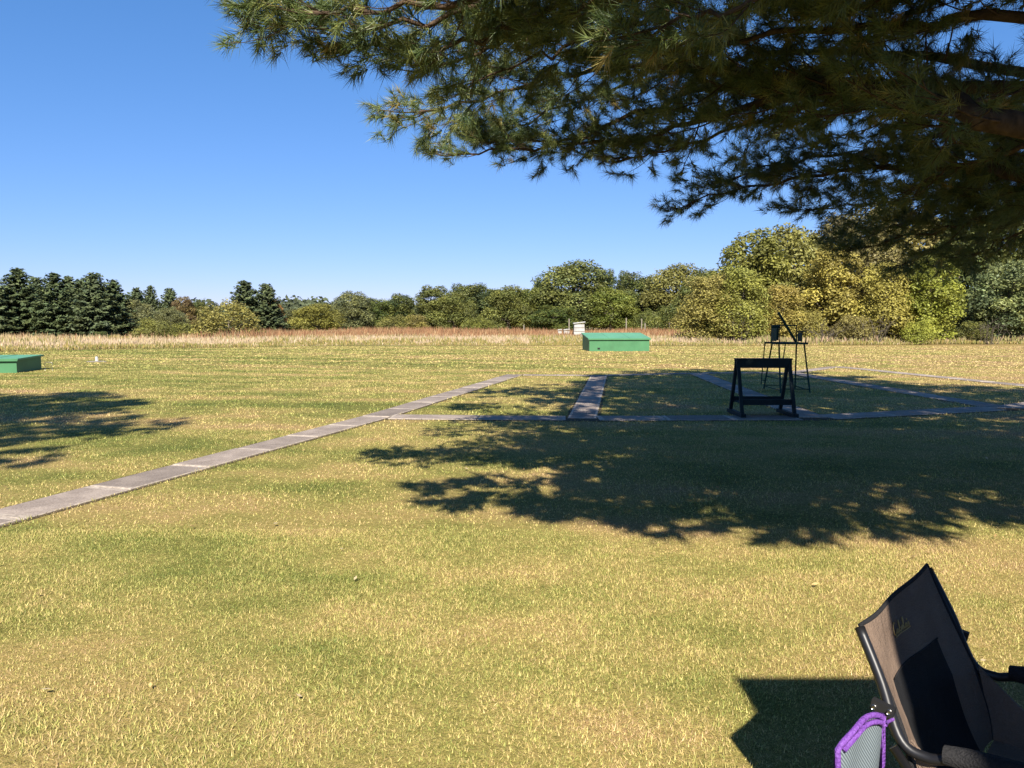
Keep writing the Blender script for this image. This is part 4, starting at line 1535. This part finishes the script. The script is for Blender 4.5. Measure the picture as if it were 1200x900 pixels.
# ------------------------------------------------------------------ purple edged mesh bag hanging from the chair
bagz = np.array([.69, 1.555, 0])
e = empty('mesh_bag', tuple(bagz))
tag(e, 'purple edged grey mesh bag hanging beside the folding chair', 'bag')
Pn, Pf = np.array([.683, 1.545, .775]), np.array([.825, 1.652, .785])
bd = unit(Pf - Pn)
bn = np.array([bd[1], -bd[0], 0])       # towards the camera side
wB = np.linalg.norm(Pf - Pn)
gus, hB = .014, .40


def bag_pt(s, z, k=0.0):
    return Pn + bd * (wB * s) + bn * k + np.array([0, 0, z])


def bb_(mb, name, mat, parent=e):
    mb.v = [tuple(np.asarray(v) - bagz) for v in mb.v]
    return mb.build(name, mat, parent)


def soft_sheet(fn, nu, nv, th):
    mb = MB()
    vs, fs = [], []
    for l in (0, 1):
        for j in range(nv + 1):
            for i in range(nu + 1):
                vs.append(fn(i / nu, j / nv) + (np.array(bn) * -th if l else 0))
    n_ = (nu + 1) * (nv + 1)
    for j in range(nv):
        for i in range(nu):
            a = j * (nu + 1) + i
            fs += [(a, a + 1, a + nu + 2, a + nu + 1), (n_ + a + nu + 1, n_ + a + nu + 2, n_ + a + 1, n_ + a)]
    mb.add(vs, fs, 0, True)
    return mb


topz = lambda s: .012 * math.sin(math.pi * s) - .02 * (abs(s - .5) * 2) ** 4
front = lambda s, t: bag_pt(s, topz(s) * (1 - t) - hB * t, .012 * math.sin(math.pi * s) * math.sin(math.pi * (t * .8 + .2)) + .004 * math.sin(8 * s + 5 * t))
bb_(soft_sheet(front, 14, 16, .003), 'mesh_panel', M['meshgrey'])
gu = lambda s, t: bag_pt(1.0, -.012 - hB * t, 0) + bd * (.052 * s * (.8 + .5 * t)) - bn * (gus * s) + np.array([0, 0, -.03 * s * s + .004 * math.sin(9 * s + 6 * t)]) + bn * .008 * math.sin(11 * s + 4 * t)
bb_(soft_sheet(gu, 8, 14, .003), 'side_panel', M['purple'])
bk = lambda s, t: bag_pt(s, topz(s) * (1 - t) - hB * t - .035, -gus) + bd * .016
bb_(soft_sheet(bk, 8, 8, .002), 'back_panel', M['purple'])
edge = [front(0, t) for t in np.linspace(1, 0, 12)] + [front(s, 0) for s in np.linspace(.05, 1, 12)] + [front(1, t) for t in np.linspace(.05, 1, 12)]
bb_(MB().tube(np.array(edge[:24]) + bn * .001, .0065, 8), 'binding', M['purple'])
bb_(MB().tube([front(s, .035) + bn * .004 for s in np.linspace(.06, .97, 12)], .006, 6), 'hem', M['purple'])
fb = [front(0, 1), front(1, 1), front(1, 1) - bn * gus + bd * .04, front(0, 1) - bn * gus]
bb_(MB().add([p + np.array([0, 0, -.004]) for p in fb] + [p + np.array([0, 0, -.012]) for p in fb], [(0, 1, 2, 3), (7, 6, 5, 4), (0, 4, 5, 1), (1, 5, 6, 2), (2, 6, 7, 3), (3, 7, 4, 0)]), 'base_panel', M['purple'])
hook = K1 * .8 + T1 * .2 - S_ * .03
bb_(MB().tube(smooth_line([gu(.7, 0) + np.array([0, 0, -.02]), gu(.9, 0) * .5 + hook * .5 + np.array([0, 0, -.012]), hook], 8), .004, 6), 'strap', M['purple'])

# ------------------------------------------------------------------ unseen porch building behind the camera; eave shades chair, walls added to block skylight
e = empty('shade_building', (4.06, -3.5, 0))
tag(e, 'unseen building whose porch eave shades the folding chair, walls added to block skylight', 'building')
X0, X1, Y0, Y1, ZR = -3.0, 4.0, -3.4, 3.46, 2.88
MB().box((X0, Y0, ZR - .10), (X1, Y1, ZR)).build('roof_deck', M['timber'], e)
for y0_, y1_ in ((Y0 - .02, .03), (Y1, .03)):
    MB().add([(X0, y0_, ZR + .003), (X1, y0_, ZR + .003), (X1, y1_, ZR + .62), (X0, y1_, ZR + .62), (X0, y0_, ZR + .05), (X1, y0_, ZR + .05), (X1, y1_, ZR + .67), (X0, y1_, ZR + .67)],
             [(3, 2, 1, 0), (4, 5, 6, 7), (0, 1, 5, 4), (1, 2, 6, 5), (2, 3, 7, 6), (3, 0, 4, 7)]).build('roof_slope', M['shingle'], e)
for px in (X0 + .35, X1 - .3):
    MB().box((px - .07, Y1 - .45, -.05), (px + .07, Y1 - .31, ZR - .102)).build('post', M['timber'], e)
WX0, WX1, WY0, WY1 = X0 + .3, X1 - .3, Y0 + .3, 2.1  # unseen walls, added to cut the skylight reaching the chair
MB().box((WX0, WY1 - .12, -.05), (WX1, WY1, ZR - .102)).build('front_wall', M['timber'], e)
MB().box((WX0, WY0, -.05), (WX0 + .12, WY1 - .122, ZR - .102)).build('side_wall', M['timber'], e)
MB().box((WX1 - .12, WY0, -.05), (WX1, WY1 - .122, ZR - .102)).build('side_wall', M['timber'], e)
MB().box((WX0 + .122, WY0, -.05), (WX1 - .122, WY0 + .12, ZR - .102)).build('back_wall', M['timber'], e)
d = MB().box((-.2, WY1 + .002, .0), (.72, WY1 + .05, 2.05)).build('door', M['green'], e)
MB().tube([(.62, WY1 + .052, 1.0), (.62, WY1 + .11, 1.0), (.54, WY1 + .11, 1.0)], .012, 6).build('handle', M['rivet'], d)
wd_ = MB().box((1.4, WY1 + .002, .95), (2.6, WY1 + .04, 1.95)).build('window', M['white'], e)
MB().box((1.47, WY1 + .042, 1.02), (2.53, WY1 + .05, 1.88)).build('pane', M['plastic'], wd_)

# ------------------------------------------------------------------ bare branch tangles at the foot of the right wood
def tangle(u, d, w_, h_, seed, label):
    r = np.random.default_rng(seed)
    p = at(u, 405, d)
    e = empty('bare_shrub', (p[0], d, 0))
    tag(e, label, 'bare shrub', 'bare shrubs at the foot of the right wood')
    for i in range(14):
        a = r.random() * 6.28
        mb = MB()
        b0 = np.array([r.normal(0, .15 * w_), r.normal(0, .1 * w_), -.02])
        tip = b0 + np.array([math.cos(a) * w_ * r.uniform(.2, .6), -abs(math.sin(a)) * w_ * .4, h_ * r.uniform(.45, 1.0)])
        mid = (b0 + tip) / 2 + np.array([r.normal(0, .15), r.normal(0, .15), h_ * .18])
        ln = smooth_line([b0, mid, tip], 7)
        mb.tube(ln, list(np.linspace(.022, .007, 7)), 4, 0, False)
        for q in range(4):
            k_ = r.integers(2, 6)
            t_ = ln[k_] + r.normal(0, .28, 3) + np.array([0, 0, .12])
            mb.tube([ln[k_], t_], [.013, .005], 3, 0, False)
        mb.build('stem', M['twig'], e)


M['twig'] = mat_bark('grey_twig', (0.06, 0.05, 0.04), (0.16, 0.135, 0.105), 20)
tangle(965, 55.2, 2.2, 1.9, 81, 'tangle of bare grey branches right of the tall steel chair')
tangle(1018, 55.4, 2.6, 2.2, 82, 'tangle of bare grey branches below the golden trees')
tangle(866, 55.6, 2.0, 2.4, 83, 'bare grey branches in the dark gap left of the tall steel chair')
tangle(1158, 55.8, 2.2, 2.0, 84, 'bare grey stems near the blue green tree at right')

# ------------------------------------------------------------------ litter on the grass
r = np.random.default_rng(71)
n = 60
y = np.sqrt(r.random(n) * (10 ** 2 - 2.6 ** 2) + 2.6 ** 2)
x = (r.random(n) * 2 - 1) * .7 * y
ok = path_dist(x, y) > .05
x, y = x[ok], y[ok]
n = len(x)
pos = np.stack([x, y, np.full(n, .030)], 1)
nr = unit(np.stack([r.normal(0, .35, n), r.normal(0, .35, n), np.ones(n)], 1))
me = leaf_mesh('fallen_leaves', pos, nr, .012 + .016 * r.random(n), np.zeros(n), np.ones(n), M['litter'], .6, 5)
cols = pick([(0.45, 0.30, 0.13), (0.30, 0.18, 0.08), (0.50, 0.40, 0.24), (0.45, 0.36, 0.22)], n, r)
add_col(me, np.repeat(cols, 4, 0))
tag(link(bpy.data.objects.new('fallen_leaves', me)), 'few small dry leaves scattered on the near grass', 'leaves', kind='stuff')
